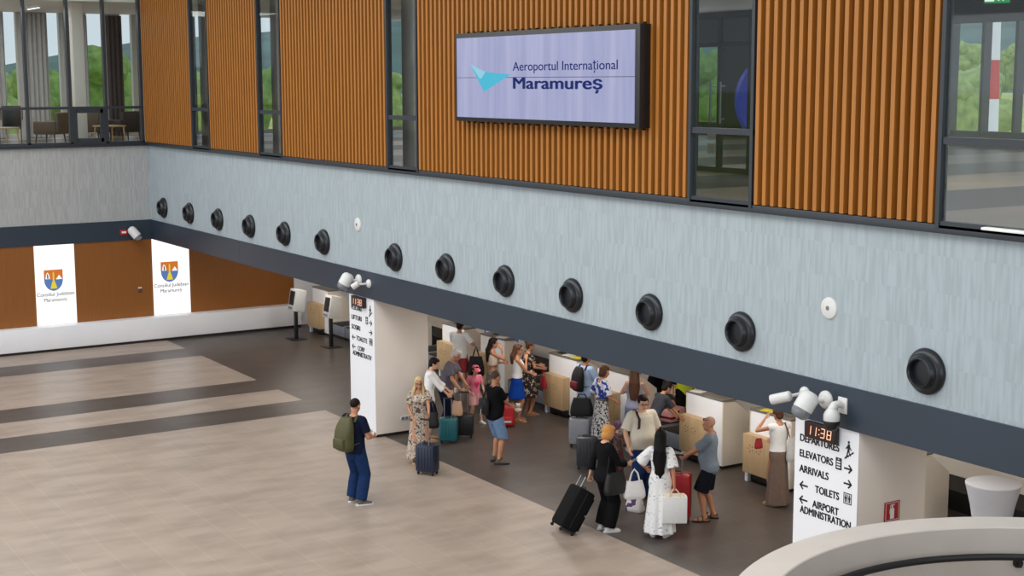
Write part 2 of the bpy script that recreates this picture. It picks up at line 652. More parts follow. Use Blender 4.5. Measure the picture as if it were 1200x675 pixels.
# glazed upper wall on the left
f = MB()
ys = [-0.14, -1.10, -2.05, -3.14, -4.2, -5.3, -6.4, -7.5, -8.6]
for y in ys:
    f.box(-0.10, 0.06, y - 0.035, y + 0.035, Z3 + 0.06, 9.4)
f.box(-0.10, 0.05, -8.6, -0.1, 6.30, 6.37)
f.box(-0.10, 0.06, -8.6, -0.1, Z3 + 0.05, Z3 + 0.13)
w = struct('window_6', f, MT['frame'])
v = MB().box(-0.06, 0.04, -2.02, -1.88, Z3 + 0.12, 6.31).box(-0.06, 0.04, -1.27, -1.13, Z3 + 0.12, 6.31)
v.box(-0.06, 0.04, -1.9, -1.2, 6.20, 6.31).box(-0.06, 0.04, -1.9, -1.2, Z3 + 0.12, Z3 + 0.23)
vs = v.build('vent_sash', MT['frame'], w)
for a, b in zip(ys[1:], ys[:-1]):
    MB().box(-0.03, -0.018, a + 0.03, b - 0.03, 6.36, 9.4).build('upper_pane', MT['glass'], w)
    MB().box(-0.03, -0.018, a + 0.03, b - 0.03, Z3 + 0.12, 6.31).build('lower_pane', MT['glass'], w)

# upper rooms: end wall with tall slot windows and pleated curtains, glazed back wall
ew = MB()
slots = [(-8.2, -7.9), (-6.9, -6.5), (-5.5, -5.1), (-4.4, -4.1), (-3.2, -2.9), (-1.98, -1.62), (-0.70, -0.34), (0.50, 1.06), (1.56, 1.92),
         (2.6, 3.3), (4.0, 5.2), (6.2, 6.8), (8.0, 9.4), (11.0, 12.2), (14, 15.4)]
y0 = -12
for a, b in slots:
    ew.box(-7.2, -7.0, y0, a, UF, UC)
    ew.box(-7.2, -7.0, a, b, UF, UF + 0.12)
    y0 = b
ew.box(-7.2, -7.0, y0, 17.2, UF, UC)
struct('wall_upper_end', ew, MT['upwall'])


def curtain(x, ya, yb, mat, label, z0=UF + 0.02, z1=UC - 0.05):
    n = max(8, int((yb - ya) / 0.03))
    pts = []
    for i in range(n + 1):
        y = ya + (yb - ya) * i / n
        pts.append((x + 0.035 * math.sin(y * 2 * PI / 0.14), y))
    b = MB()
    poly = pts + [(p[0] - 0.012, p[1]) for p in reversed(pts)]
    b.prism(poly, Matrix.Translation((0, 0, z0)), z1 - z0)
    o = b.build('curtain', mat)
    tag(o, label, 'curtain', 'curtains in the upper lounge')


curtain(-6.88, -3.75, -3.3, MT['curtain'], 'grey pleated curtain in the glazed lounge at the left edge of the photo')
curtain(-6.88, -2.85, -2.02, MT['curtain'], 'grey pleated curtain left of the leftmost bright lounge window')
curtain(-6.88, -1.58, -0.72, MT['curtain'], 'grey pleated curtain between the two leftmost lounge windows')
curtain(-6.88, -0.32, 0.48, MT['curtain'], 'wide grey pleated curtain in the middle of the glazed lounge')
curtain(-6.88, 1.08, 1.56, MT['darkcurtain'], 'charcoal pleated curtain beside the brightest lounge window, near the wood slats')
curtain(-6.88, 3.4, 3.95, MT['darkcurtain'], 'charcoal curtain seen through the narrow window nearest the left corner')
curtain(-6.88, 5.3, 6.15, MT['darkcurtain'], 'charcoal curtain seen through the second narrow window from the left corner')

struct('wall_lounge_side', MB().box(-7.0, -4.6, 2.1, 2.25, UF, UC), MT['upwall'])
struct('pillar_lounge', MB().box(-1.3, -1.0, -1.62, -1.32, UF, UC, 0.01), MT['offwhite'])
struct('pillar_lounge_corner', MB().box(-0.45, -0.12, 0.05, 0.5, UF, UC, 0.01), MT['offwhite'])
for x0_, x1_ in ((2.2, 2.75), (6.85, 7.2), (13.25, 13.75)):  # white columns added to imitate bright strips; the last is a real pillar
    struct('bright_strip_pillar', MB().box(x0_, x1_, 0.7, 1.1, UF, UC, 0.01), MT['offwhite'])
# back wall of the upper hall, y = 17
bw = MB()
bw.box(-7, XE, 17.0, 17.2, UF, 5.72)
bw.box(-7, XE, 17.0, 17.2, 8.62, UC)
for k in range(-3, 12):
    x = 0.4 + 3.2 * k
    if x < 9:
        bw.box(x, x + 1.3, 17.0, 17.2, UF, UC)
x = 9.56
while x < 24:
    bw.box(x, x + 0.09, 16.92, 17.2, 5.6, UC)
    x += 1.02
bw.box(24, XE, 17.0, 17.2, UF, UC)
struct('window_7', bw, MT['frame'])
struct('trim_7', MB().box(9, 24, 16.9, 17.0, 8.42, UC), MT['darkwall'])

# partition with double glass doors seen through the window right of the screen
pm = MB()
for x in (16.2, 16.95, 17.66, 18.5, 19.4):
    pm.box(x - 0.04, x + 0.04, 4.95, 5.05, UF, 8.2)
pm.box(16.2, 19.4, 4.95, 5.05, 7.62, 7.70).box(16.2, 19.4, 4.95, 5.05, 8.12, 8.22).box(16.2, 19.4, 4.95, 5.05, UF, UF + 0.09)
pd = struct('door_1', pm, MT['frame'])
for a, b in ((16.24, 16.91), (16.99, 17.62), (17.70, 18.46), (18.54, 19.36)):
    MB().box(a, b, 4.99, 5.0, UF + 0.09, 7.62).build('glass_panel', MT['glass2'], pd)
MB().box(16.25, 19.35, 4.99, 5.0, 7.70, 8.12).build('frosted_transom', MT['camgrey'], pd)
for x in (17.52, 17.80):
    MB().tube([(x, 4.88, 6.22), (x, 4.88, 6.98)], 0.022).tube([(x, 4.88, 6.3), (x, 4.99, 6.3)], 0.012).tube([(x, 4.88, 6.9), (x, 4.99, 6.9)], 0.012).build('door_handle', MT['steel'], pd)
struct('wall_upper_partition', MB().box(12.5, 16.15, 4.95, 5.1, UF, UC).box(19.45, 20.2, 4.95, 5.1, UF, UC), MT['darkwall'])
n = MB().box(17.40, 17.62, 4.93, 4.94, 5.92, 6.08).build('notice', MT['paper'])
tag(n, 'upper white paper notice on the glass double door upstairs', 'notice')
n = MB().box(17.40, 17.62, 4.93, 4.94, 5.66, 5.84).build('notice', MT['paper'])
tag(n, 'lower white paper notice on the glass double door upstairs', 'notice')

# cream drum with a blue ring behind the doors
d = empty('display_drum', (13.8, 10.5, UF), 0, 'cream rounded drum with a blue ring seen through the window right of the screen', 'display')
dx = Matrix.Translation((0, 0, 1.25)) @ Matrix.Rotation(math.radians(-58), 4, 'Z') @ Matrix.Rotation(PI / 2, 4, 'Y')
MB().lathe([(0.95, -1.7), (1.05, -1.4), (1.1, 0), (1.05, 1.0)], 40, dx).build('drum', MT['sidewhite'], d)
MB().lathe([(0.80, 1.0), (1.06, 1.0), (1.08, 1.1), (0.98, 1.18), (0.80, 1.12)], 40, dx).build('blue_ring', MT['bluelight'], d)
MB().box(-0.5, 0.5, -0.3, 0.3, 0, 0.3).build('base', MT['darkwall'], d)

# ceiling strip lamps upstairs and the exit sign
for i, (x, y, l) in enumerate(((16.6, 6.2, 0), (17.5, 6.6, 1), (15.2, 7.4, 2), (3.6, 3.2, 3), (8.2, 3.4, 4), (-2.6, -2.2, 5))):
    lb = ['ceiling strip lamp above the glass double door, left one', 'ceiling strip lamp above the glass double door, right one',
          'ceiling strip lamp deepest in the hall above the glass double door', 'ceiling strip lamp seen through the narrow window nearest the left corner',
          'ceiling strip lamp seen through the second narrow window', 'ceiling strip lamp in the glazed lounge'][i]
    t = empty('strip_lamp', (x, y, UC - 0.10), 0.6 if i < 3 else 0, lb, 'ceiling lamp', 'upper hall strip lamps')
    MB().box(-0.6, 0.6, -0.04, 0.04, 0.0, 0.09).build('housing', MT['camwhite'], t)
    MB().box(-0.58, 0.58, -0.03, 0.03, -0.006, 0.0).build('diffuser', MT['lamp'], t)
t = empty('exit_sign', (25.5, 3.0, 8.0), math.radians(30), 'small green and white escape sign hanging at the top right', 'sign')
MB().box(-0.16, 0.16, -0.02, 0.02, 0, 0.16, 0.004).build('housing', MT['exitgreen'], t)
MB().box(-0.15, -0.03, -0.024, -0.02, 0.02, 0.14).build('arrow_field', MT['sh_wh'], t)
MB().ell((0.07, -0.024, 0.12), (0.014, 0.004, 0.014)).tube([(0.06, -0.024, 0.1), (0.05, -0.024, 0.06), (0.02, -0.024, 0.03)], 0.009).tube([(0.05, -0.024, 0.06), (0.09, -0.024, 0.03)], 0.008).build('running_figure', MT['sh_wh'], t)
MB().tube([(-0.1, 0, 0.16), (-0.1, 0, 0.75)], 0.006).tube([(0.1, 0, 0.16), (0.1, 0, 0.75)], 0.006).build('rods', MT['steel'], t)
t = empty('notice_tray', (28.3, -0.14, Z3 + 0.10), 0, 'white flat tray lying on the dark sill at the right edge', 'tray')
MB().box(-0.25, 0.6, -0.06, 0.06, 0, 0.03, 0.006).build('tray', MT['paper'], t)


# lounge furniture
def lounge_table(x, y, label):
    t = empty('side_table', (x, y, UF), 0.3, label, 'table', 'lounge side tables')
    MB().box(-0.32, 0.32, -0.32, 0.32, 0.46, 0.50, 0.008).build('table_top', MT['boxwood'], t)
    for sx in (-1, 1):
        for sy in (-1, 1):
            MB().tube([(sx * 0.27, sy * 0.27, 0.46), (sx * 0.30, sy * 0.30, 0)], [0.022, 0.016]).build('leg', MT['boxwood'], t)


lounge_table(-1.6, -0.55, 'pale wooden side table beside the glass nearest the wood slats')
lounge_table(-1.5, -3.45, 'pale wooden side table in the lounge at the left edge')


def tub_chair(x, y, rz, mat, label, name='armchair'):
    t = empty(name, (x, y, UF), rz, label, 'armchair', 'lounge armchairs')
    MB().box(-0.32, 0.32, -0.3, 0.32, 0.26, 0.44, 0.05).build('seat', mat, t)
    MB().box(-0.36, 0.36, -0.42, -0.28, 0.26, 0.86, 0.06).build('backrest', mat, t)
    for sx in (-1, 1):
        MB().box(sx * 0.36 - 0.06, sx * 0.36 + 0.06, -0.36, 0.30, 0.26, 0.62, 0.04).build('armrest', mat, t)
    for sx in (-1, 1):
        for sy in (-1, 1):
            MB().tube([(sx * 0.28, sy * 0.26, 0.28), (sx * 0.31, sy * 0.29, 0)], [0.022, 0.015]).build('leg', MT['black'], t)


tub_chair(-3.6, -0.55, 1.2, MT['brownseat'], 'brown armchair in the middle of the glazed lounge')
tub_chair(-2.6, -1.9, 2.4, MT['brownseat'], 'brown armchair behind the operable dark window sash')
tub_chair(-2.9, 0.3, 1.9, MT['black'], 'black armchair in the lounge next to the wood slats')


def sled_chair(x, y, rz, label):
    t = empty('cantilever_chair', (x, y, UF), rz, label, 'chair')
    MB().box(-0.25, 0.25, -0.25, 0.25, 0.43, 0.49, 0.02).build('seat', MT['black'], t)
    MB().box(-0.25, 0.25, -0.30, -0.25, 0.46, 1.05, 0.02).build('backrest', MT['black'], t)
    for sx in (-1, 1):
        MB().tube([(sx * 0.28, -0.27, 0.95), (sx * 0.28, -0.27, 0.68), (sx * 0.28, 0.25, 0.68), (sx * 0.28, 0.29, 0.62), (sx * 0.28, 0.29, 0.04), (sx * 0.28, 0.24, 0.015), (sx * 0.28, -0.3, 0.015)], 0.014, 8).build('frame', MT['black'], t)


sled_chair(-2.4, -3.0, -1.9, 'black cantilever chair in the lounge at the left edge')

# ------------------------------------------------------------------ outside
g = MB()
NX, NY = 20, 20
struct('ground', g.box(-2600, 900, 60, 2600, -1.6, -1.5).box(-2600, -40, -700, 60, -1.6, -1.5), MT['grass'])
hb = bmesh.new()
rows = []
for j in range(9):
    row = []
    for i in range(81):
        a = math.radians(60 + 160 * i / 80)
        t = j / 8
        R = 1000 + 900 * t
        x, y = R * math.cos(a), R * math.sin(a)
        h = -2 + (150 * math.sin(t * PI / 2)) * (0.72 + 0.5 * noise.noise(Vector((x, y, 3)) * 0.0022)) + 10 * t * noise.noise(Vector((x, y, 9)) * 0.012)
        if a > math.radians(150):
            h *= max(0.25, 1 - (a - math.radians(150)) * 2.4)
        row.append(hb.verts.new((x, y, h)))
    rows.append(row)
for a, b in zip(rows[:-1], rows[1:]):
    for i in range(80):
        hb.faces.new((a[i], a[i + 1], b[i + 1], b[i]))
m_ = MB(); m_.bm.free(); m_.bm = hb
struct('hills', m_, MT['hill'])


def tree_mesh(seed, h):
    rnd = random.Random(seed)
    b = MB()
    for k in range(13):
        a = rnd.uniform(0, 2 * PI)
        r = h * rnd.uniform(0, 0.26)
        z = h * rnd.uniform(0.22, 0.84)
        b.ell((r * math.cos(a), r * math.sin(a), z), (h * rnd.uniform(0.10, 0.2),) * 2 + (h * rnd.uniform(0.09, 0.17),), 3)
    b.ell((0, 0, h * 0.5), (h * 0.24, h * 0.24, h * 0.36), 3)
    for v in b.bm.verts:
        d = noise.noise(v.co * (6.0 / h) * 2) * 0.05 * h + noise.noise(v.co * (22.0 / h)) * 0.03 * h
        v.co += v.co.normalized() * d
    return b.mesh(80)


crowns = [tree_mesh(i, 14) for i in range(3)]
trunk_me = MB().tube([(0, 0, -1.5), (0, 0, 6)], [0.45, 0.25], 8).mesh()


def tree(x, y, k, s, label, z=0.0):
    t = empty('tree', (x, y, z), k * 1.3, label, 'tree', 'trees outside the upper windows')
    t.scale = (s, s, s)
    link('crown', crowns[k % 3], MT['leaf2'] if k % 2 else MT['leaf'], t)
    link('trunk', trunk_me, MT['bark'], t)


ti = 0
tl = 'bushy green tree on the meadow seen through the big window at the top right'
for u in range(11):
    d = 540 + 34 * ((u * 7) % 4)
    az = CF * 1.0 + CR * (0.25 + 0.0135 * u)
    az.z = 0
    az.normalize()
    tree(38.4 + az.x * d, -12.7 + az.y * d, u, 1.25 + 0.16 * ((u * 5) % 3), tl)
for u in range(16):
    d = 120 + 12 * (u % 3)
    az = CF * 1.0 + CR * (-0.36 + 0.045 * u)
    az.z = 0
    az.normalize()
    tree(38.4 + az.x * d, -12.7 + az.y * d, u + 1, 0.62 + 0.06 * (u % 3), 'green tree seen through the upper windows on the left')
mast = empty('warning_mast', (-2.16, 36.64, -1.5), 0, 'red and white banded mast outside the window at the top right', 'mast')
edges = [0, 2.9, 4.5, 6.1, 7.72, 9.32, 10.92, 12.6]
for i, (a, b) in enumerate(zip(edges[:-1], edges[1:])):
    rr = lambda z: 0.40 - 0.20 * z / 11
    MB().tube([(0, 0, a), (0, 0, b)], [rr(a), rr(b)], 20).build('band', MT['mastred'] if i % 2 == 0 else MT['mastwhite'], mast)
h = empty('house', (-790, 960, 34), 0.4, 'tiny white house on the hillside beyond the window at the top right', 'house')
h.scale = (.5, .5, .5)
MB().box(-9, 9, -6, 6, -6, 9).build('wall', MT['mastwhite'], h)
MB().prism([(-7, 9), (7, 9), (0, 14)], Matrix(((0, 0, 1, -10), (1, 0, 0, 0), (0, 1, 0, 0), (0, 0, 0, 1))), 20).build('roof', MT['roof'], h)

# ------------------------------------------------------------------ pillars and their signs
PL, PR = 12.19, 25.10
for x in (PL, PR):
    p = struct('pillar_white', MB().box(x, x + 1.10, 0.012, 1.2, 0.06, Z1 + 0.04, 0.004), MT['offwhite'])
    MB().box(x + 0.02, x + 1.08, 0.03, 1.18, 0, 0.06).build('plinth', MT['black'], p)


def arrow(mb, xf, x0, x1, zc, t=0.003):
    d = 1 if x1 > x0 else -1
    w = 0.011
    mb.prism([(x0, zc - w), (x1 - d * 0.01, zc - w), (x1 - d * 0.01, zc + w), (x0, zc + w)][::d], xf, t)
    for s in (1, -1):
        mb.prism([(x1, zc), (x1 - d * 0.02, zc - s * 0.008), (x1 - d * 0.072, zc + s * 0.044), (x1 - d * 0.056, zc + s * 0.058)][::d * s], xf, t)


def board(x, lines, label):
    t = empty('wayfinding_sign', (x, 0.0, 0.0), 0, label, 'sign', 'pillar wayfinding signs')
    MB().box(0, 1.10, 0.0, 0.012, 0.04, Z1 - 0.005).build('panel', MT['white'], t)
    for (s, u0, u1, z) in lines:
        link('lettering', text_mesh(s, u1 - u0, wall_y(u0, -0.001, z), 0.003, 0.034, 0.095), MT['ink'], t)
    b = MB()
    xf = wall_y(0, -0.001, 0)
    arrow(b, xf, 0.87, 1.01, 2.285)
    b.build('arrow', MT['ink'], t)
    b = MB(); arrow(b, xf, 0.87, 1.01, 2.095); b.build('arrow', MT['ink'], t)
    b = MB(); arrow(b, xf, 0.25, 0.10, 1.895); b.build('arrow', MT['ink'], t)
    b = MB(); arrow(b, xf, 0.25, 0.10, 1.705); b.build('arrow', MT['ink'], t)
    # stairs pictogram
    b = MB()
    circ = lambda cx, cz, r, n=14: [(cx + r * math.cos(2 * PI * i / n), cz + r * math.sin(2 * PI * i / n)) for i in range(n)]
    b.prism(circ(0.935, 2.618, 0.017), xf, 0.003)
    b.prism([(0.915, 2.50), (0.95, 2.50), (0.955, 2.595), (0.92, 2.595)], xf, 0.003)
    b.prism([(0.945, 2.58), (0.985, 2.53), (0.975, 2.52), (0.945, 2.555)], xf, 0.003)
    b.prism([(0.92, 2.58), (0.885, 2.535), (0.895, 2.525), (0.925, 2.555)], xf, 0.003)
    b.prism([(0.93, 2.51), (0.95, 2.50), (0.975, 2.455), (0.96, 2.448)], xf, 0.003)
    b.prism([(0.915, 2.505), (0.935, 2.50), (0.91, 2.42), (0.895, 2.425)], xf, 0.003)
    st = [(0.875, 2.40)]
    for k in range(4):
        st += [(0.875 + 0.035 * k, 2.412 + 0.028 * k), (0.91 + 0.035 * k, 2.412 + 0.028 * k)]
    st += [(1.015, 2.482), (1.015, 2.40 + 0.06), (0.93, 2.40)]
    b.prism([(0.87, 2.395), (1.02, 2.50), (1.02, 2.515), (0.87, 2.41)], xf, 0.003)
    for k in range(4):
        b.prism([(0.88 + 0.036 * k, 2.408 + 0.025 * k), (0.905 + 0.036 * k, 2.408 + 0.025 * k), (0.905 + 0.036 * k, 2.43 + 0.025 * k), (0.88 + 0.036 * k, 2.43 + 0.025 * k)], xf, 0.003)
    b.build('stairs_pictogram', MT['ink'], t)
    b = MB().prism([(0.725, 2.24), (0.825, 2.24), (0.825, 2.39), (0.725, 2.39)], xf, 0.003)
    e = b.build('elevator_pictogram', MT['ink'], t)
    b = MB()
    for k in range(3):
        b.prism([(0.745, 2.262 + 0.034 * k), (0.805, 2.262 + 0.034 * k), (0.805, 2.28 + 0.034 * k), (0.745, 2.28 + 0.034 * k)], wall_y(0, -0.004, 0), 0.002)
    b.prism([(0.76, 2.366), (0.79, 2.366), (0.775, 2.382)], wall_y(0, -0.004, 0), 0.002)
    b.build('cabin_mark', MT['paper'], e)
    b = MB()
    for (a0, a1, c0, c1) in ((0.875, 1.01, 1.84, 1.85), (0.875, 1.01, 1.97, 1.98), (0.875, 0.885, 1.84, 1.98), (1.0, 1.01, 1.84, 1.98), (0.939, 0.946, 1.86, 1.965)):
        b.prism([(a0, c0), (a1, c0), (a1, c1), (a0, c1)], xf, 0.003)
    for cx in (0.912, 0.973):
        b.prism(circ(cx, 1.95, 0.011), xf, 0.003)
        b.prism([(cx - 0.016, 1.90), (cx + 0.016, 1.90), (cx + 0.016, 1.935), (cx - 0.016, 1.935)], xf, 0.003)
        b.prism([(cx - 0.01, 1.86), (cx + 0.01, 1.86), (cx + 0.01, 1.90), (cx - 0.01, 1.90)], xf, 0.003)
    b.build('toilet_pictogram', MT['ink'], t)
    return t


board(PR, [('DEPARTURES', 0.09, 0.78, 2.465), ('ELEVATORS', 0.09, 0.68, 2.265), ('ARRIVALS', 0.09, 0.61, 2.065), ('TOILETS', 0.38, 0.80, 1.855),
           ('AIRPORT', 0.34, 0.80, 1.655), ('ADMINISTRATION', 0.12, 1.01, 1.535)], 'white direction board in English on the right pillar')
board(PL, [('PLECĂRI', 0.09, 0.55, 2.465), ('LIFTURI', 0.09, 0.55, 2.265), ('SOSIRI', 0.09, 0.48, 2.065), ('TOALETE', 0.30, 0.78, 1.855),
           ('CORP', 0.36, 0.66, 1.655), ('ADMINISTRATIV', 0.12, 0.96, 1.535)], 'white direction board in Romanian on the left pillar')


def clock(x, label):
    t = empty('digital_clock', (x, -0.010, 2.66), 0, label, 'clock', 'digital clocks on the pillars')
    MB().box(0.24, 0.78, -0.07, 0.0, -0.10, 0.105, 0.008).build('housing', MT['black'], t)
    MB().box(0.25, 0.77, -0.072, -0.069, -0.09, 0.095).build('window', M('dark_red_filter', (52, 22, 24), 0.2), t)
    seg = {'1': 'bc', '3': 'abcdg', '8': 'abcdefg'}
    xf = wall_y(0, -0.073, 0)

    def digit(ch, u):
        b = MB()
        w, h_, th, k = 0.062, 0.056, 0.011, 0.10
        S = {'a': (0, w, h_ * 2 - th / 2, h_ * 2 + th / 2), 'g': (0, w, h_ - th / 2, h_ + th / 2), 'd': (0, w, -th / 2, th / 2),
             'b': (w - th / 2, w + th / 2, h_, 2 * h_), 'c': (w - th / 2, w + th / 2, 0, h_), 'f': (-th / 2, th / 2, h_, 2 * h_), 'e': (-th / 2, th / 2, 0, h_)}
        for q in seg[ch]:
            a, c, d, e = S[q]
            b.prism([(u + a + k * d, -0.052 + d), (u + c + k * d, -0.052 + d), (u + c + k * e, -0.052 + e), (u + a + k * e, -0.052 + e)], xf, 0.002)
        b.build('digit', MT['led'], t)
    for ch, u in (('1', 0.29), ('1', 0.385), ('3', 0.53), ('8', 0.64)):
        digit(ch, u)
    for v in (-0.03, 0.03):
        MB().prism([(0.496, v), (0.51, v), (0.512, v + 0.014), (0.498, v + 0.014)], xf, 0.002).build('colon_dot', MT['led'], t)


clock(PR, 'dark digital clock reading 11:38 on the right pillar')
clock(PL, 'dark digital clock on the left pillar under the cameras')

t = empty('fire_extinguisher_sign', (26.205, 0.47, 1.57), 0, 'red square fire extinguisher sign on the right pillar', 'sign')
xf = wall_x(0, 0, 0)
MB().box(0, 0.006, 0, 0.27, 0, 0.25, 0.001).build('plate', MT['red'], t)
b = MB()
xf = wall_x(0.007, 0, 0)
b.prism([(0.10, 0.03), (0.17, 0.03), (0.17, 0.15), (0.155, 0.17), (0.115, 0.17), (0.10, 0.15)], xf, 0.001)
b.prism([(0.12, 0.175), (0.15, 0.175), (0.15, 0.2), (0.12, 0.2)], xf, 0.001)
b.prism([(0.10, 0.2), (0.18, 0.205), (0.18, 0.215), (0.10, 0.21)], xf, 0.001)
b.prism([(0.085, 0.10), (0.093, 0.10), (0.11, 0.195), (0.102, 0.2)], xf, 0.001)
for a0, a1, c0, c1 in ((0.02, 0.25, 0.012, 0.018), (0.02, 0.25, 0.232, 0.238), (0.02, 0.026, 0.012, 0.238), (0.244, 0.25, 0.012, 0.238)):
    b.prism([(a0, c0), (a1, c0), (a1, c1), (a0, c1)], xf, 0.001)
b.build('pictogram', MT['paper'], t)
t = empty('wall_socket', (13.295, 0.55, 0.28), 0, 'white wall socket low on the side of the left pillar', 'socket')
MB().box(0, 0.012, 0, 0.26, 0, 0.085, 0.003).build('plate', MT['camwhite'], t)
for k in range(3):
    MB().box(0.012, 0.014, 0.015 + 0.082 * k, 0.08 + 0.082 * k, 0.012, 0.073).build('outlet', MT['camgrey'], t)

# ------------------------------------------------------------------ video wall
t = empty('video_wall', (17.10, -0.10, 6.34), 0, 'large lavender video wall with the airport name and a turquoise arrowhead on the wood slats', 'screen')
MB().box(-0.05, 5.05, -0.20, -0.0, 0.0, 1.45, 0.01).build('bezel', MT['black'], t)
for i in range(4):
    for j in range(2):
        MB().box(0.02 + 1.2325 * i + 0.005, 0.02 + 1.2325 * (i + 1) - 0.005, -0.215, -0.20, 0.065 + 0.655 * j + 0.004, 0.065 + 0.655 * (j + 1) - 0.004).build('display_panel', MT['screen'], t)
b = MB()
for i in range(24):
    x = 0.1 + 0.21 * i
    b.tube([(x, -0.06, -0.02), (x, 0.0, -0.02)], 0.012, 6).tube([(x, -0.06, 1.47), (x, 0.0, 1.47)], 0.012, 6)
    b.box(x - 0.012, x + 0.012, -0.05, 0.0, -0.03, 0.02).box(x - 0.012, x + 0.012, -0.05, 0.0, 1.44, 1.48)
b.build('mount', MT['black'], t)
sx = wall_y(-17.10, -0.2155, -6.34)
MB().prism([(17.57, 7.28), (18.05, 7.15), (18.82, 7.11), (18.00, 6.83)], sx, 0.002).build('arrowhead', MT['teal1'], t)
MB().prism([(17.57, 7.28), (18.05, 7.15), (17.93, 7.05), (17.88, 7.04)], wall_y(-17.10, -0.2185, -6.34), 0.001).build('arrowhead_fold', MT['teal2'], t)
link('lettering', text_mesh('Aeroportul Internațional', 2.78, sx @ Matrix.Translation((18.88, 7.165, 0)), 0.002, 0.004, 0.135), MT['navyink'], t)
link('lettering', text_mesh('Maramureș', 2.42, sx @ Matrix.Translation((18.88, 6.885, 0)), 0.002, 0.034, 0.185), MT['navyink'], t)

# ------------------------------------------------------------------ jet nozzles on the grey wall
noz = None
xs = [1.13, 3.11, 5.11, 7.10, 9.08, 11.07, 14.24, 16.2, 18.16, 20.12, 22.09, 24.05, 27.22]
ordn = ['nearest the left corner', 'second from the left corner', 'third from the left corner', 'fourth from the left corner', 'fifth from the left corner',
        'just left of the left pillar', 'first to the right of the left pillar', 'second to the right of the left pillar', 'third to the right of the left pillar',
        'below the right half of the video wall', 'below the right edge of the video wall', 'left of the white disc on the right', 'largest, right of the right white disc']
nx = Matrix.Translation((0, 0, 0)) @ Matrix.Rotation(PI / 2, 4, 'X')
for i, x in enumerate(xs):
    if noz is None:
        noz = empty('jet_nozzle', (x, 0, 3.705))
        MB().lathe([(0.06, 0.0), (0.265, 0.0), (0.272, 0.02), (0.262, 0.05), (0.225, 0.085), (0.20, 0.09)], 40, nx).build('flange', MT['duct'], noz)
        MB().lathe([(0.205, 0.085), (0.20, 0.12), (0.175, 0.155), (0.155, 0.16), (0.145, 0.15), (0.138, 0.10), (0.135, 0.03), (0.12, 0.02)], 40, nx, cap=False).build('nozzle', MT['duct'], noz)
        MB().lathe([(0.0005, 0.03), (0.136, 0.03), (0.136, 0.022), (0.0005, 0.022)], 24, nx).build('throat', MT['rubber'], noz)
        o = noz
    else:
        o = copy_tree(noz)
        o.location = (x, 0, 3.705)
    tag(o, 'round black air nozzle on the grey wall, ' + ordn[i], 'air nozzle', 'air nozzles on the grey wall')
for x, z, lb in ((12.65, 4.20, 'small round white disc on the grey wall above the left cameras'), (25.64, 4.23, 'small round white disc on the grey wall above the right cameras')):
    t = empty('wall_speaker', (x, 0, z), 0, lb, 'wall disc', 'white discs on the grey wall')
    MB().lathe([(0.001, 0.035), (0.10, 0.033), (0.13, 0.02), (0.135, 0.0), (0.001, 0.0)], 32, nx).build('cover', MT['camwhite'], t)
    MB().lathe([(0.001, 0.038), (0.028, 0.038), (0.03, 0.033), (0.001, 0.033)], 20, nx).build('centre', MT['camgrey'], t)


# ------------------------------------------------------------------ cameras on the fascia
def bullet_camera(loc, label, body, tip, r=0.05, L=0.26, name='surveillance_camera'):
    """body and tip: offsets from the wall mount"""
    t = empty(name, loc, 0, label, 'camera')
    B, T = Vector(body), Vector(tip)
    d = (T - B).normalized()
    MB().lathe([(0.001, 0.0), (0.085, 0.0), (0.085, 0.02), (0.07, 0.04), (0.04, 0.055), (0.001, 0.06)], 24, nx).build('wall_mount', MT['camwhite'], t)
    mid = B + d * L * 0.35
    MB().tube([(0, -0.04, 0), (0, -0.1, 0), mid - Vector((0, 0, r * 0.6)) * 0 ], [0.024, 0.022, 0.022], 12).build('arm', MT['camwhite'], t)
    MB().tube([B, B + d * 0.02, B + d * L * 0.9, B + d * L], [r * 0.7, r, r, r * 0.95], 20).build('housing', MT['camwhite'], t)
    MB().tube([B + d * L, B + d * (L + 0.012)], [r * 0.85, r * 0.8], 20).build('lens_window', MT['black'], t)
    return t


def big_camera(loc, label, c, d, r=0.125):
    t = empty('surveillance_camera', loc, 0, label, 'camera')
    c, d = Vector(c), Vector(d).normalized()
    MB().lathe([(0.001, 0.0), (0.115, 0.0), (0.115, 0.02), (0.095, 0.045), (0.05, 0.06), (0.001, 0.065)], 28, nx).build('wall_mount', MT['camwhite'], t)
    MB().tube([(0, -0.05, 0), (0, -0.12, 0), c], [0.03, 0.03, 0.03], 12).build('arm', MT['camwhite'], t)
    a = c - d * 0.18
    MB().tube([a, a + d * 0.02, a + d * 0.07, a + d * 0.24], [r * 0.45, r * 0.78, r, r], 28).build('housing', MT['camwhite'], t)
    MB().tube([a + d * 0.24, a + d * 0.29, a + d * 0.335, a + d * 0.36], [r * 0.985, r * 0.98, r * 0.8, r * 0.45], 28).build('lens_window', MT['camgrey'], t)


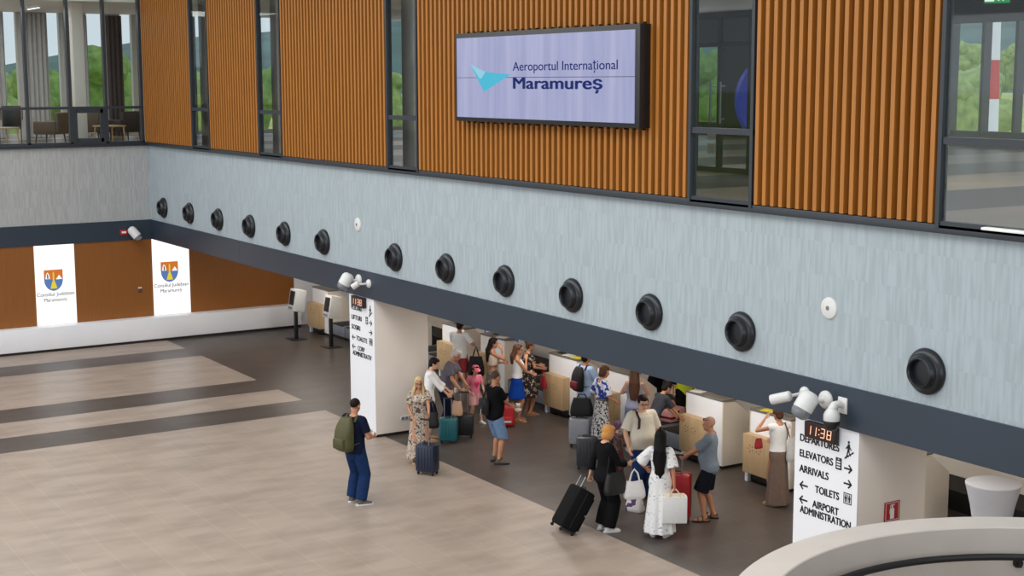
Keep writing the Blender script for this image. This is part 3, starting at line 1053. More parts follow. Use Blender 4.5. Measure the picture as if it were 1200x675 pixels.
bullet_camera((25.29, -0.03, 3.10), 'slim white bullet camera, leftmost above the right direction board', (-0.02, -0.22, -0.01), (-0.36, -0.42, -0.13), 0.066, 0.27)
big_camera((25.66, -0.03, 3.085), 'large white barrel camera in the middle above the right direction board', (-0.02, -0.34, -0.03), (-0.12, -0.35, -0.6))
t = empty('dome_camera', (25.95, -0.03, 3.06), 0, 'white dome camera hanging from an elbow arm, rightmost above the right direction board', 'camera')
MB().box(-0.075, 0.075, -0.02, 0, -0.09, 0.11, 0.006).build('wall_plate', MT['camwhite'], t)
MB().tube([(0, -0.01, 0.02), (0, -0.08, 0.035), (0, -0.15, 0.03), (0, -0.19, -0.01), (0, -0.19, -0.06)], [0.045, 0.045, 0.05, 0.052, 0.055], 18).build('arm', MT['camwhite'], t)
dm = Matrix.Translation((0, -0.19, 0.05))
MB().lathe([(0.055, -0.06), (0.085, -0.10), (0.10, -0.14), (0.10, -0.20), (0.095, -0.21)], 28, dm).build('housing', MT['camwhite'], t)
MB().lathe([(0.098, -0.20), (0.10, -0.235), (0.088, -0.29), (0.05, -0.33), (0.01, -0.34)], 28, dm).build('dome', MT['black'], t)

big_camera((12.72, -0.03, 3.10), 'large white barrel camera above the left direction board', (-0.05, -0.28, -0.02), (-0.15, -0.30, -0.6))
bullet_camera((13.16, -0.03, 3.08), 'small white round-mounted camera beside the large camera above the left board', (-0.05, -0.20, 0.02), (-0.12, -0.34, -0.08), 0.06, 0.16)
t = empty('surveillance_camera', (0.03, -0.55, 3.00), 0, 'white barrel camera on the dark band of the left wall', 'camera')
MB().tube([(0, 0, 0), (0.14, 0, -0.01)], 0.03).lathe([(0.001, 0), (0.09, 0), (0.08, 0.04), (0.001, 0.05)], 20, Matrix.Rotation(PI / 2, 4, 'Y')).build('wall_mount', MT['camwhite'], t)
MB().tube([(0.16, -0.10, 0.13), (0.17, -0.09, 0.115), (0.20, -0.06, 0.06), (0.28, 0.06, -0.11)], [0.05, 0.09, 0.12, 0.12], 24).build('housing', MT['camwhite'], t)
MB().tube([(0.28, 0.06, -0.11), (0.31, 0.10, -0.17), (0.32, 0.115, -0.19)], [0.118, 0.09, 0.04], 24).build('lens_window', MT['camgrey'], t)
t = empty('alarm_sounder', (0.03, -0.78, 3.00), 0, 'small red alarm sounder on the dark band beside the left wall camera', 'alarm')
MB().box(0, 0.05, -0.10, 0.10, -0.07, 0.07, 0.012).build('housing', MT['red'], t)
MB().box(0.05, 0.056, -0.06, 0.06, -0.02, 0.03).build('label_plate', MT['paper'], t)
t = empty('wall_plate', (0.0, -0.38, 1.36), 0, 'small white and dark plate on the wood wall beside the right lightbox', 'plate')
MB().box(0, 0.015, -0.05, 0.05, 0.075, 0.12, 0.003).build('upper_plate', MT['camwhite'], t)
MB().box(0, 0.02, -0.045, 0.045, -0.03, 0.06, 0.003).build('button_box', M('dark_maroon', (96, 52, 60), 0.5), t)


# ------------------------------------------------------------------ lightboxes with the county shield
def lightbox(y, label):
    t = empty('lightbox', (0.0, y, 0.66), 0, label, 'lightbox', 'backlit county lightboxes')
    MB().box(0.0, 0.018, 0.0, 1.04, 0.0, 2.11).build('backlit_panel', MT['lightbox'], t)
    xf = wall_x(0.019, 0, -0.66)
    b = MB()
    c0, w = 0.47, 0.245
    out = [(c0 - w, 2.12), (c0 + w, 2.12), (c0 + w, 1.86)]
    for k in range(1, 7):
        out.append((c0 + w * math.cos(k / 7 * PI / 2), 1.86 - 0.30 * math.sin(k / 7 * PI / 2)))
    out.append((c0, 1.555))
    for k in range(6, 0, -1):
        out.append((c0 - w * math.cos(k / 7 * PI / 2), 1.86 - 0.30 * math.sin(k / 7 * PI / 2)))
    out.append((c0 - w, 1.86))
    sh = b.prism(out, xf, 0.002).build('shield', MT['sh_bl'], t)
    x2 = wall_x(0.0215, 0, -0.66)
    MB().prism([(c0 - w, 2.12), (c0 - w, 1.90), (c0, 1.86), (c0 + w, 1.90), (c0 + w, 2.12)], x2, 0.001).build('orange_field', MT['sh_or'], sh)
    x3 = wall_x(0.023, 0, -0.66)
    MB().prism([(c0 - 0.09, 1.62), (c0 + 0.09, 1.62), (c0 + 0.05, 1.76), (c0 + 0.02, 1.84), (c0 + 0.02, 2.02), (c0, 2.08), (c0 - 0.02, 2.02), (c0 - 0.02, 1.84), (c0 - 0.05, 1.76)], x3, 0.001).build('yellow_figure', MT['sh_ye'], sh)
    MB().prism([(c0 + 0.06, 1.86), (c0 + 0.23, 1.86), (c0 + 0.17, 1.95), (c0 + 0.145, 1.98), (c0 + 0.12, 1.94)], x3, 0.001).build('white_mountain', MT['sh_wh'], sh)
    MB().prism([(c0 - 0.21, 1.88), (c0 - 0.19, 2.0), (c0 - 0.15, 2.06), (c0 - 0.11, 2.0), (c0 - 0.09, 1.88)], x3, 0.001).build('pale_figure', MT['sh_wh'], sh)
    MB().prism([(c0 - 0.165, 1.89), (c0 - 0.165, 2.0), (c0 - 0.14, 2.02), (c0 - 0.13, 1.89)], wall_x(0.0245, 0, -0.66), 0.001).build('dark_figure', MT['sh_dk'], sh)
    link('lettering', text_mesh('Consiliul Județean', 0.98, wall_x(0.019, 0.02, 1.425 - 0.66), 0.002, 0.008, 0.10), MT['inkgrey'], t)
    link('lettering', text_mesh('Maramureș', 0.60, wall_x(0.019, 0.20, 1.275 - 0.66), 0.002, 0.008, 0.10), MT['inkgrey'], t)


lightbox(-3.16, 'white lightbox with a county shield on the wood wall, left one')
lightbox(-0.01, 'white lightbox with a county shield next to the corner of the hall')

# ------------------------------------------------------------------ check-in desks
YF = 4.2


def desk(x, flip, label):
    """x: left end of the 1.05 m front; the pale oak box hangs on the left part of the front"""
    t = empty('check_in_desk', (x, YF, 0), 0, label, 'desk', 'check-in desks')
    prof = [(0.0, 0.06), (0.70, 0.06), (0.70, 0.92), (0.30, 1.22), (0.0, 1.25)]
    side = lambda u: Matrix(((0, 0, 1, u), (1, 0, 0, 0), (0, 1, 0, 0), (0, 0, 0, 1)))
    MB().box(0.03, 1.02, 0.0, 0.04, 0.06, 1.25, 0.003).build('front_panel', MT['white'], t)
    for u in (0.0, 1.02):
        MB().prism(prof, side(u), 0.03).build('side_panel', MT['sidewhite'], t)
    MB().box(0.0, 1.05, -0.01, 0.32, 1.25, 1.285, 0.004).build('counter_top', MT['greytop'], t)
    MB().box(0.03, 1.02, 0.25, 0.68, 0.72, 0.75).build('work_surface', MT['greytop'], t)
    MB().box(0.02, 1.03, 0.03, 0.66, 0.0, 0.06).build('plinth', MT['black'], t)
    bx = MB().box(0.02, 0.78, -0.17, -0.001, 0.17, 0.86, 0.003).build('bag_shelf', MT['boxwood'], t)
    b = MB()
    rnd = random.Random(int(x * 10))
    for c in (0.22, 0.42):
        for k in range(5):
            a = k * 1.256 + c * 3
            b.lathe([(0.001, 0), (0.012, 0), (0.012, 0.003), (0.001, 0.003)], 8, Matrix.Translation((c + 0.055 * math.cos(a), -0.1675, 0.62 + 0.055 * math.sin(a))) @ Matrix.Rotation(PI / 2, 4, 'X'))
    b.build('perforation', MT['black'], bx)
    MB().box(0.04, 0.11, -0.13, -0.05, 0.0, 0.17, 0.004).build('foot', MT['white'], t)
    MB().box(0.12, 0.76, -0.06, -0.002, 0.02, 0.17, 0.004).build('shelf_plinth', MT['black'], t)
    return t


DL = [(1.16, 'farthest check-in desk, beside the first kiosk and the left wall'), (3.98, 'check-in desk right behind the second kiosk'),
      (5.75, 'check-in desk hidden mostly by the left pillar'), (8.58, 'check-in desk in front of the passenger in red shorts'),
      (10.35, 'check-in desk behind the woman in the cream crop top'), (13.18, 'check-in desk with a bare oak front in the middle of the photo'),
      (14.95, 'check-in desk behind the woman in the blue and white top'), (17.78, 'check-in desk behind the grey shirted man with the red suitcase'),
      (19.55, 'check-in desk left of the woman in the brown skirt'), (22.37, 'check-in desk whose side shows right of the right pillar')]
for x, lb in DL:
    desk(x, 0, lb)


def conveyor(x, label):
    t = empty('baggage_conveyor', (x, YF + 0.06, 0), 0, label, 'conveyor', 'baggage conveyors between desks')
    MB().box(0.0, 0.84, 0.0, 1.05, 0.08, 0.36, 0.01).build('body', MT['greymetal'], t)
    MB().box(0.06, 0.78, 0.01, 1.04, 0.36, 0.39, 0.008).build('belt', MT['rubber'], t)
    for u in (0.0, 0.78):
        MB().box(u, u + 0.06, 0.0, 1.05, 0.36, 0.392, 0.008).build('guard', MT['steel'], t)
    MB().box(0.03, 0.81, 0.03, 1.0, 0.0, 0.08).build('plinth', MT['black'], t)


for x0, nm in ((2.23, 'beside the farthest desk'), (6.82, 'behind the left pillar'), (11.42, 'behind the woman in the blue skirt'), (16.02, 'under the pink suitcase'), (20.62, 'behind the woman in the brown skirt')):
    for k in (0, 1):
        conveyor(x0 + 0.88 * k, ('left' if k == 0 else 'right') + ' grey baggage conveyor of the pair ' + nm)
t = empty('collector_conveyor', (0.6, 5.72, 0), 0, 'long black collecting belt behind the check-in desks', 'conveyor')
MB().box(0, 25.5, 0, 0.75, 0.30, 0.34).build('belt', MT['rubber'], t)
MB().box(0, 25.5, 0.02, 0.73, 0.0, 0.30).build('body', MT['black'], t)

# things on the desks
def monitor(x, y, label, mat='black'):
    t = empty('desk_monitor', (x, y, 1.286), 0.0, label, 'monitor', 'monitors on the check-in desks')
    MB().box(-0.09, 0.09, -0.06, 0.06, 0, 0.012, 0.003).build('stand_base', MT['black'], t)
    MB().tube([(0, 0, 0.01), (0, 0.0, 0.14)], 0.014, 8).build('stand_neck', MT['black'], t)
    MB().box(-0.2, 0.2, -0.015, 0.015, 0.10, 0.36, 0.005).build('screen', MT[mat], t)


monitor(13.42, 4.36, 'black monitor on the bare oak fronted desk in the middle')
monitor(10.7, 4.40, 'black monitor on the desk behind the cream crop top')
monitor(8.95, 4.40, 'black monitor on the desk in front of the red shorts')
monitor(22.8, 4.40, 'black monitor on the desk right of the right pillar')
for x, y, m_, lb in ((13.75, 4.33, 'paper', 'white paper lying on the grey top of the middle desk'), (14.06, 4.32, 'yellowpaper', 'yellow folder lying on the grey top of the middle desk'),
                     (18.0, 4.30, 'paper', 'white paper on the desk beside the grey shirted man'), (19.9, 4.32, 'yellowpaper', 'yellow folder on the desk in front of the woman in the brown skirt'),
                     (11.15, 4.30, 'paper', 'white paper on the desk behind the cream crop top')):
    t = MB().box(-0.13, 0.13, -0.09, 0.09, 0.0, 0.012, 0.002).build('document', MT[m_])
    t.location = (x, y, 1.286)
    t.rotation_euler = (0, 0, 0.3)
    tag(t, lb, 'document')
t = empty('information_screen', (8.45, 5.45, 0.0), 0, 'blue information panel behind the desks, under the dark band', 'screen')
MB().box(0.0, 1.5, 0.0, 0.05, 0.72, 1.12, 0.006).build('panel', Memit('blue_panel', (58, 98, 150), 0.5), t)
MB().box(0.1, 0.5, -0.004, 0.0, 0.80, 1.06).build('pale_field', Memit('pale_panel', (160, 176, 210), 0.6), t)
MB().box(0.1, 0.16, 0.0, 0.05, 0.0, 0.72).build('post', MT['black'], t)
MB().box(1.34, 1.40, 0.0, 0.05, 0.0, 0.72).build('post', MT['black'], t)


# ------------------------------------------------------------------ kiosks, table, stair parapet
def kiosk(x, y, label):
    t = empty('check_in_kiosk', (x, y, 0), 0, label, 'kiosk', 'check-in kiosks')
    MB().box(-0.26, 0.26, -0.22, 0.22, 0, 0.015, 0.004).build('base_plate', MT['black'], t)
    MB().box(-0.05, 0.05, -0.04, 0.04, 0.015, 0.86, 0.006).build('post', MT['black'], t)
    tl = Matrix.Translation((0, 0, 0.78)) @ Matrix.Rotation(math.radians(-10), 4, 'X')
    MB().box(-0.21, 0.21, -0.16, 0.16, 0, 0.60, 0.02, xf=tl).build('terminal', MT['camwhite'], t)
    MB().box(-0.15, 0.15, -0.168, -0.158, 0.16, 0.54, 0.002, xf=tl).build('display', MT['black'], t)
    MB().box(-0.10, 0.10, -0.19, -0.158, 0.05, 0.10, 0.004, xf=tl).build('scanner', MT['camgrey'], t)


kiosk(2.11, 3.26, 'white self check-in kiosk on a black post near the left wall')
kiosk(3.72, 3.55, 'white self check-in kiosk partly behind the left pillar')

t = empty('cocktail_table', (24.63, 4.45, 0), 0, 'round white cocktail table in a stretch cover at the right edge', 'table')
MB().lathe([(0.001, 1.10), (0.38, 1.10), (0.40, 1.09), (0.40, 1.06), (0.39, 1.045)], 48).build('table_top', MT['stretch'], t)
MB().lathe([(0.395, 1.05), (0.365, 0.93), (0.32, 0.75), (0.285, 0.55), (0.28, 0.42), (0.29, 0.25), (0.31, 0.1), (0.34, 0.0)], 48).build('stretch_cover', MT['stretch'], t)

PX, PY, PZ, PRr = 31.46, -2.66, 2.6, 3.02
b = MB()
prof = [(PRr, 0), (PRr, PZ - 0.01), (PRr - 0.01, PZ), (PRr - 0.36, PZ), (PRr - 0.37, PZ - 0.01), (PRr - 0.37, 0)]
rings = []
for i in range(128):
    a = 2 * PI * i / 128
    rings.append([Vector((PX + r * math.cos(a), PY + r * math.sin(a), z)) for r, z in prof])
b.rings(rings, close=True)
struct('wall_stair_parapet', b, MT['concrete'])
t = empty('stair_handrail', (PX, PY, 0), 0, 'black curved handrail inside the white parapet at the bottom right', 'handrail')
b = MB()
rr = PRr - 0.37 - 0.13
rings = []
for i in range(97):
    a = math.radians(40) + math.radians(250) * i / 96
    c = Vector((rr * math.cos(a), rr * math.sin(a), PZ - 0.26))
    o_ = Vector((math.cos(a), math.sin(a), 0))
    rings.append([c + o_ * 0.03 * math.cos(2 * PI * j / 12) + Vector((0, 0, 0.036 * math.sin(2 * PI * j / 12))) for j in range(12)])
b.rings(rings)
b.build('rail', MT['black'], t)
for ad in (62, 102, 142, 182, 222, 262):
    a = math.radians(ad)
    o_ = Vector((math.cos(a), math.sin(a), 0))
    MB().tube([o_ * (rr + 0.13) + Vector((0, 0, PZ - 0.36)), o_ * (rr + 0.01) + Vector((0, 0, PZ - 0.36)), o_ * rr + Vector((0, 0, PZ - 0.29))], 0.014, 8).tube(
        [o_ * (rr + 0.132) + Vector((0, 0, PZ - 0.36)), o_ * (rr + 0.11) + Vector((0, 0, PZ - 0.36))], 0.05, 16).build('bracket', MT['black'], t)

# ------------------------------------------------------------------ people
SKIN = {'light': M('fair_skin', (214, 164, 136), 0.55, 0, 0.04, 14), 'tan': M('tanned_skin', (188, 132, 100), 0.55, 0, 0.04, 14)}
EYE = M('dark_eye', (34, 26, 24), 0.3)
LIP = M('lip', (176, 100, 92), 0.5)
HAIRM = {'dark': M('dark_brown_hair', (26, 18, 15), 0.65, 0, 0.3, 30, stretch=(6, 6, 1)), 'black': M('black_hair', (12, 10, 11), 0.6, 0, 0.3, 30, stretch=(6, 6, 1)),
         'brown': M('brown_hair', (82, 54, 40), 0.5, 0, 0.3, 30, stretch=(6, 6, 1)), 'blonde': M('blonde_hair', (198, 172, 132), 0.55, 0, 0.2, 30, stretch=(6, 6, 1)),
         'ginger': M('ginger_hair', (196, 138, 76), 0.55, 0, 0.2, 30, stretch=(6, 6, 1)), 'white': M('white_hair', (208, 200, 190), 0.6, 0, 0.1, 30, stretch=(6, 6, 1)),
         'grey': M('cropped_grey_hair', (84, 70, 62), 0.7, 0, 0.2, 40), 'purple': M('purple_hat_wool', (98, 72, 104), 0.8, 0, 0.2, 30)}
ST_M = [(.78, .09, .08, 0), (.86, .165, .112, -.012), (.94, .168, .115, -.012), (1.02, .155, .104, 0), (1.12, .150, .102, .006), (1.22, .160, .110, .006), (1.32, .174, .116, 0), (1.40, .168, .100, -.006), (1.45, .115, .072, -.012), (1.49, .062, .06, -.012)]
ST_F = [(.78, .09, .08, 0), (.86, .172, .118, -.015), (.94, .168, .115, -.015), (1.02, .140, .096, 0), (1.10, .124, .088, .004), (1.20, .138, .098, .008), (1.30, .150, .112, .012), (1.38, .146, .096, -.002), (1.44, .10, .066, -.010), (1.49, .054, .054, -.012)]

for m_ in HAIRM.values():
    m_.node_tree.nodes['Principled BSDF'].inputs['Specular IOR Level'].default_value = 0.2


def sstep(a, b, x):
    t = max(0.0, min(1.0, (x - a) / (b - a)))
    return t * t * (3 - 2 * t)


def ik(S, W, a, b, pole):
    S, W = Vector(S), Vector(W)
    d = W - S
    L = d.length
    if L > (a + b) * 0.995:
        W = S + d.normalized() * (a + b) * 0.995
        d = W - S
        L = d.length
    d.normalize()
    x = (a * a - b * b + L * L) / (2 * L)
    h = math.sqrt(max(0, a * a - x * x))
    p = Vector(pole)
    p = (p - d * p.dot(d)).normalized()
    return S + d * x + p * h, W


def add_hand(mb, W, d, thumb, side, curl, s=1.0):
    d = d.normalized()
    t = Vector(thumb)
    t = (t - d * t.dot(d)).normalized()
    n = d.cross(t) * (-1 if side > 0 else 1)      # towards the palm
    W = Vector(W)
    mb.tube([W - d * 0.03, W, W + d * 0.03, W + d * 0.075, W + d * 0.095], [(.024, .020), (.025, .018), (.036, .016), (.041, .014), (.034, .010)], 12, up=t)
    for k, (off, L, sp) in enumerate(((.030, .068, .10), (.010, .078, .03), (-.011, .072, -.03), (-.031, .056, -.10))):
        b = W + d * 0.085 + t * off
        f = (d + t * sp).normalized()
        f1 = f * math.cos(curl * .6) + n * math.sin(curl * .6)
        f2 = f * math.cos(curl * 1.6) + n * math.sin(curl * 1.6)
        p1 = b + f1 * L * .5
        p2 = p1 + f2 * L * .32
        f3 = f * math.cos(curl * 2.2) + n * math.sin(curl * 2.2)
        p3 = p2 + f3 * L * .25
        mb.tube([b - d * .02, b, p1, p2, p3], [.0085, .009, .0082, .0076, .005], 8)
    b = W + d * 0.022 + t * 0.024
    q1 = b + (t * .75 + d * .6 + n * .25).normalized() * .034
    q2 = q1 + (t * .25 + d * .9 + n * (.25 + .3 * curl)).normalized() * .03
    q3 = q2 + (d * .9 + n * (.2 + .5 * curl)).normalized() * .02
    mb.tube([b - t * .015, b, q1, q2, q3], [.012, .0125, .0105, .009, .006], 8)


class Person:
    """phi: 0 looks away from the camera, 90 to the right of the picture, 180 towards the camera"""

    def __init__(s, x, y, phi, h, label, fem=False, skin='light', lean=0, hands=None, feet=None, head=(0, 0), curl=None, belly=0, poles=None, thumbs=None, build=1.0, hs=1.0):
        s.k = h / 1.75
        a = math.radians(phi)
        f = Vector((CF.x, CF.y, 0)).normalized()
        r = Vector((CR.x, CR.y, 0)).normalized()
        d = f * math.cos(a) + r * math.sin(a)
        s.rz = math.atan2(-d.x, d.y)
        s.root = empty('person', (x, y, 0), s.rz, label, 'person')
        s.loc = Vector((x, y, 0))
        s.fem, s.lean, s.belly, s.bw = fem, math.radians(lean), belly, build
        s.st = ST_F if fem else ST_M
        s.sw = (.150 if fem else .182) * (0.5 + 0.5 * build)
        s.ar = (.84 if fem else 1.0) * (0.4 + 0.6 * build)
        s.hyaw, s.hpit = head
        feet = feet or {}
        s.legs = {}
        for sd in (-1, 1):
            fx, fy, fyaw = feet.get('R' if sd > 0 else 'L', (sd * .105, 0.0, -sd * 12))
            hip = Vector((sd * .088, -.005, .90))
            ank = Vector((fx, fy, .085))
            kn, ank = ik(hip, ank, .425, .42, (sd * .05, 1, 0))
            s.legs[sd] = (hip, kn, ank, math.radians(fyaw))
        hands = hands or {}
        s.arms = {}
        for sd in (-1, 1):
            key = 'R' if sd > 0 else 'L'
            sh = s.bend(Vector((sd * s.sw, -.012, 1.415)))
            W = hands.get(key)
            if W is None:
                W = sh + Vector((sd * .075, .05, -.53))
            pole = (poles or {}).get(key, (sd * .5, -.7, -.35))
            el, W = ik(sh, W, .29, .255, pole)
            th = (thumbs or {}).get(key, (0, .5, 1))
            s.arms[sd] = (sh, el, W, th, (curl or {}).get(key, .35))
        s.skin = SKIN[skin]
        s.hb = s.bend(Vector((0, .012, 1.512)))
        s.H = Matrix.Translation(s.hb) @ Matrix.Rotation(math.radians(s.hyaw), 4, 'Z') @ Matrix.Rotation(-math.radians(s.hpit), 4, 'X') @ Matrix.Scale(hs, 4)
        s.body()

    def bend(s, p):
        w = sstep(.86, 1.08, p.z)
        if not s.lean or w == 0:
            return p.copy()
        return Vector((0, 0, .95)) + Matrix.Rotation(-s.lean * w, 3, 'X') @ (p - Vector((0, 0, .95)))

    def station(s, z):
        S = s.st
        z = max(S[0][0], min(S[-1][0], z))
        for a, b in zip(S[:-1], S[1:]):
            if z <= b[0]:
                t = (z - a[0]) / (b[0] - a[0])
                rx, ry, yo = (a[i] + (b[i] - a[i]) * t for i in (1, 2, 3))
                break
        bl = s.belly * math.exp(-((z - 1.08) / .14) ** 2)
        return rx * s.bw + bl * .35, ry * s.bw + bl * .6, yo + bl * .5

    def torso(s, mb, z0, z1, off, flare=0.0, n=28, step=.035):
        k = max(2, int((z1 - z0) / step) + 1)
        rings = []
        for i in range(k + 1):
            z = z0 + (z1 - z0) * i / k
            rx, ry, yo = s.station(z)
            fl = flare * (1 - sstep(0, .35, z - z0))
            rx, ry = rx + off + fl, ry + off + fl
            rings.append([s.bend(Vector((rx * math.cos(2 * PI * j / n), yo + ry * math.sin(2 * PI * j / n), z))) for j in range(n)])
        mb.rings(rings)
        if s.fem and z1 > 1.36 and z0 < 1.25:
            for sd in (-1, 1):
                mb.ell(s.bend(Vector((sd * .068, .088, 1.285))), (.062 + off * .7, .058 + off * .7, .062 + off * .7))

    def arm(s, mb, sd, frac, off, flare=0.0):
        sh, el, W, _, _ = s.arms[sd]
        a = s.ar
        if frac <= 1:
            e = sh + (el - sh) * frac
            pts = [sh + (sh - el).normalized() * .02 - Vector((sd * .03, 0, 0)), sh, sh + (e - sh) * .5, e]
            mb.tube(pts, [.045 * a + off, .056 * a + off, .050 * a + off + flare * .6, .046 * a + off + flare], 14)
        else:
            e = el + (W - el) * (frac - 1)
            mb.tube([sh - Vector((sd * .03, 0, 0)), sh, sh + (el - sh) * .5, el, e], [.045 * a + off, .056 * a + off, .048 * a + off, .040 * a + off, .036 * a + off + flare], 14)
            mb.ell(el, .040 * a + off)

    def body(s):
        b = MB()
        s.torso(b, .78, 1.49, 0)
        for sd in (-1, 1):
            sh, el, W, th, cu = s.arms[sd]
            a = s.ar
            b.ell(sh, .056 * a)
            b.tube([s.bend(Vector((sd * .08, -.012, 1.40))), sh], [.06, .052 * a], 12)
            b.tube([sh, sh + (el - sh) * .45, el], [.052 * a, .047 * a, .038 * a], 12)
            b.ell(el, .038 * a)
            b.tube([el, el + (W - el) * .3, W, W + (W - el).normalized() * .01], [.037 * a, .039 * a, .026 * a, .026 * a], 12)
            hip, kn, an, fy = s.legs[sd]
            b.tube([hip + Vector((0, 0, .04)), hip, hip + (kn - hip) * .5, kn], [.085, .088, .072, .055], 14)
            b.ell(kn, .055)
            cal = kn + (an - kn) * .32 - Vector((0, .012, 0))
            b.tube([kn, cal, kn + (an - kn) * .75, an], [.053, .056, .040, .036], 14)
            s.foot(b, sd, 0)
        # neck and head
        Hm = s.H
        b.tube([s.bend(Vector((0, -.015, 1.42))), s.hb + (Hm.to_3x3() @ Vector((0, -.018, .05)))], [.056 if not s.fem else .047, .052 if not s.fem else .043], 14)
        R3 = Hm.to_3x3()
        P = lambda x, y, z: Hm @ Vector((x, y, z))
        b.ell(P(0, -.008, .142), (.076, .096, .092), 3, R3)
        b.ell(P(0, .022, .075), (.060, .072, .072), 3, R3)
        b.ell(P(0, .058, .022), (.030, .030, .022), 2, R3)
        b.tube([P(0, .085, .128), P(0, .104, .098), P(0, .108, .088)], [.010, .014, .011], 8)
        b.ell(P(0, .088, .055), (.024, .014, .009), 2, R3)
        for sd in (-1, 1):
            b.ell(P(sd * .076, -.012, .105), (.012, .022, .032), 2, R3)
            b.ell(P(sd * .03, .078, .138), (.022, .012, .008), 2, R3)
        me = b.blob(.0105, 1)
        h = MB()
        for sd in (-1, 1):
            sh, el, W, th, cu = s.arms[sd]
            add_hand(h, W, (W - el), th, sd, cu)
        hm = h.blob(.0046, 1)
        bm = bmesh.new()
        bm.from_mesh(me)
        bm.from_mesh(hm)
        bm.to_mesh(me)
        bm.free()
        for f in me.polygons:
            f.use_smooth = True
        s.put('body', me, s.skin)
        e = MB()
        for sd in (-1, 1):
            e.ell(P(sd * .031, .083, .120), (.013, .008, .006), 2, R3)
        s.put('eyes', e.mesh(), EYE)
        e = MB().ell(P(0, .097, .054), (.022, .006, .007), 2, R3)
        s.put('mouth', e.mesh(), LIP)

    def put(s, name, me, mat, keep=False):
        return link(name, me, mat, s.root, scale=s.k)

    def foot(s, mb, sd, off, sole=False):
        hip, kn, an, fy = s.legs[sd]
        R = Matrix.Rotation(fy, 3, 'Z')
        o = Vector((an.x, an.y, 0))
        q = lambda y, z: o + R @ Vector((0, y, z))
        mb.tube([q(-.065, .038), q(-.045, .040), q(.02, .045), q(.10, .034), q(.155, .027), q(.185, .022)],
                [(.020 + off, .018 + off), (.034 + off * .4, .036 + off), (.040 + off * .4, .038 + off), (.030 + off * .3, .046 + off), (.022 + off * .3, .040 + off), (.012 + off, .014 + off)], 14, up=(0, 0, 1))
        mb.tube([q(-.01, .05), an + Vector((0, 0, .02))], [.042 + off, .036 + off * .6], 12)

    # ---- clothes
    def shirt(s, mat, hem=.87, sleeve=.6, off=.019, flare=.012, name='shirt', top=1.462, sflare=.014, voxel=.012):
        b = MB()
        s.torso(b, hem, top, off, flare)
        if sleeve:
            for sd in (-1, 1):
                b.ell(s.arms[sd][0], .054 * s.ar + off)
                b.tube([s.bend(Vector((sd * .06, -.012, 1.40))), s.arms[sd][0]], [.066 + off, .052 * s.ar + off], 12)
                s.arm(b, sd, sleeve, off, sflare)
        return s.put(name, b.blob(voxel, 2), mat)

    def trousers(s, mat, end=.10, off=.021, loose=.022, name='trousers', waist=1.02, voxel=.012):
        b = MB()
        s.torso(b, .755, .95, off)
        s.torso(b, .90, waist, min(off, .010))
        for sd in (-1, 1):
            hip, kn, an, fy = s.legs[sd]
            if end > .5:
                t = (hip.z - end) / (hip.z - kn.z)
                if t <= 1:
                    e = hip + (kn - hip) * t
                else:
                    e = kn + (an - kn) * min(1, (kn.z - end) / (kn.z - an.z))
                b.tube([hip + Vector((0, 0, .05)), hip, hip + (e - hip) * .5, e], [.088 + off, .09 + off, .078 + off + loose * .6, .072 + off + loose], 18)
            else:
                e = kn + (an - kn) * min(1.0, (kn.z - end) / (kn.z - an.z))
                b.tube([hip + Vector((0, 0, .05)), hip, hip + (kn - hip) * .5, kn, kn + (e - kn) * .5, e],
                       [.088 + off, .09 + off, .074 + off + loose * .4, .058 + off + loose * .7, .052 + off + loose, .044 + off + loose], 18)
        return s.put(name, b.blob(voxel, 2), mat)

    def skirt(s, mat, z0, z1, w0, w1, folds=9, amp=.010, name='skirt', bodice=None, sleeve=0, off=.014, neck=1.40, sway=(0, 0), sflare=.03):
        """from z0 (top) down to z1 (hem); w = (rx, ry)"""
        b = MB()
        n = 54
        rings = []
        k = 16
        for i in range(k + 1):
            t = i / k
            z = z0 + (z1 - z0) * t
            rx = w0[0] + (w1[0] - w0[0]) * t
            ry = w0[1] + (w1[1] - w0[1]) * t
            if z > .80:
                sx, sy, yo = s.station(z)
                rx, ry = max(rx, sx + off), max(ry, sy + off)
            ring = []
            for j in range(n):
                a = 2 * PI * j / n
                w = 1 + amp / max(rx, .05) * t * (math.sin(folds * a) + .5 * math.sin(folds * 1.7 * a + 1))
                ring.append(s.bend(Vector((rx * w * math.cos(a) + sway[0] * t, -.008 + ry * w * math.sin(a) + sway[1] * t, z))))
            rings.append(ring)
        b.rings(list(reversed(rings)))
        if bodice:
            s.torso(b, z0 - .05, neck, off)
            if sleeve:
                for sd in (-1, 1):
                    b.ell(s.arms[sd][0], .054 * s.ar + off)
                    b.tube([s.bend(Vector((sd * .06, -.012, 1.38))), s.arms[sd][0]], [.062 + off, .052 * s.ar + off], 12)
                    s.arm(b, sd, sleeve, off, sflare)
        return s.put(name, b.blob(.011, 1), mat)

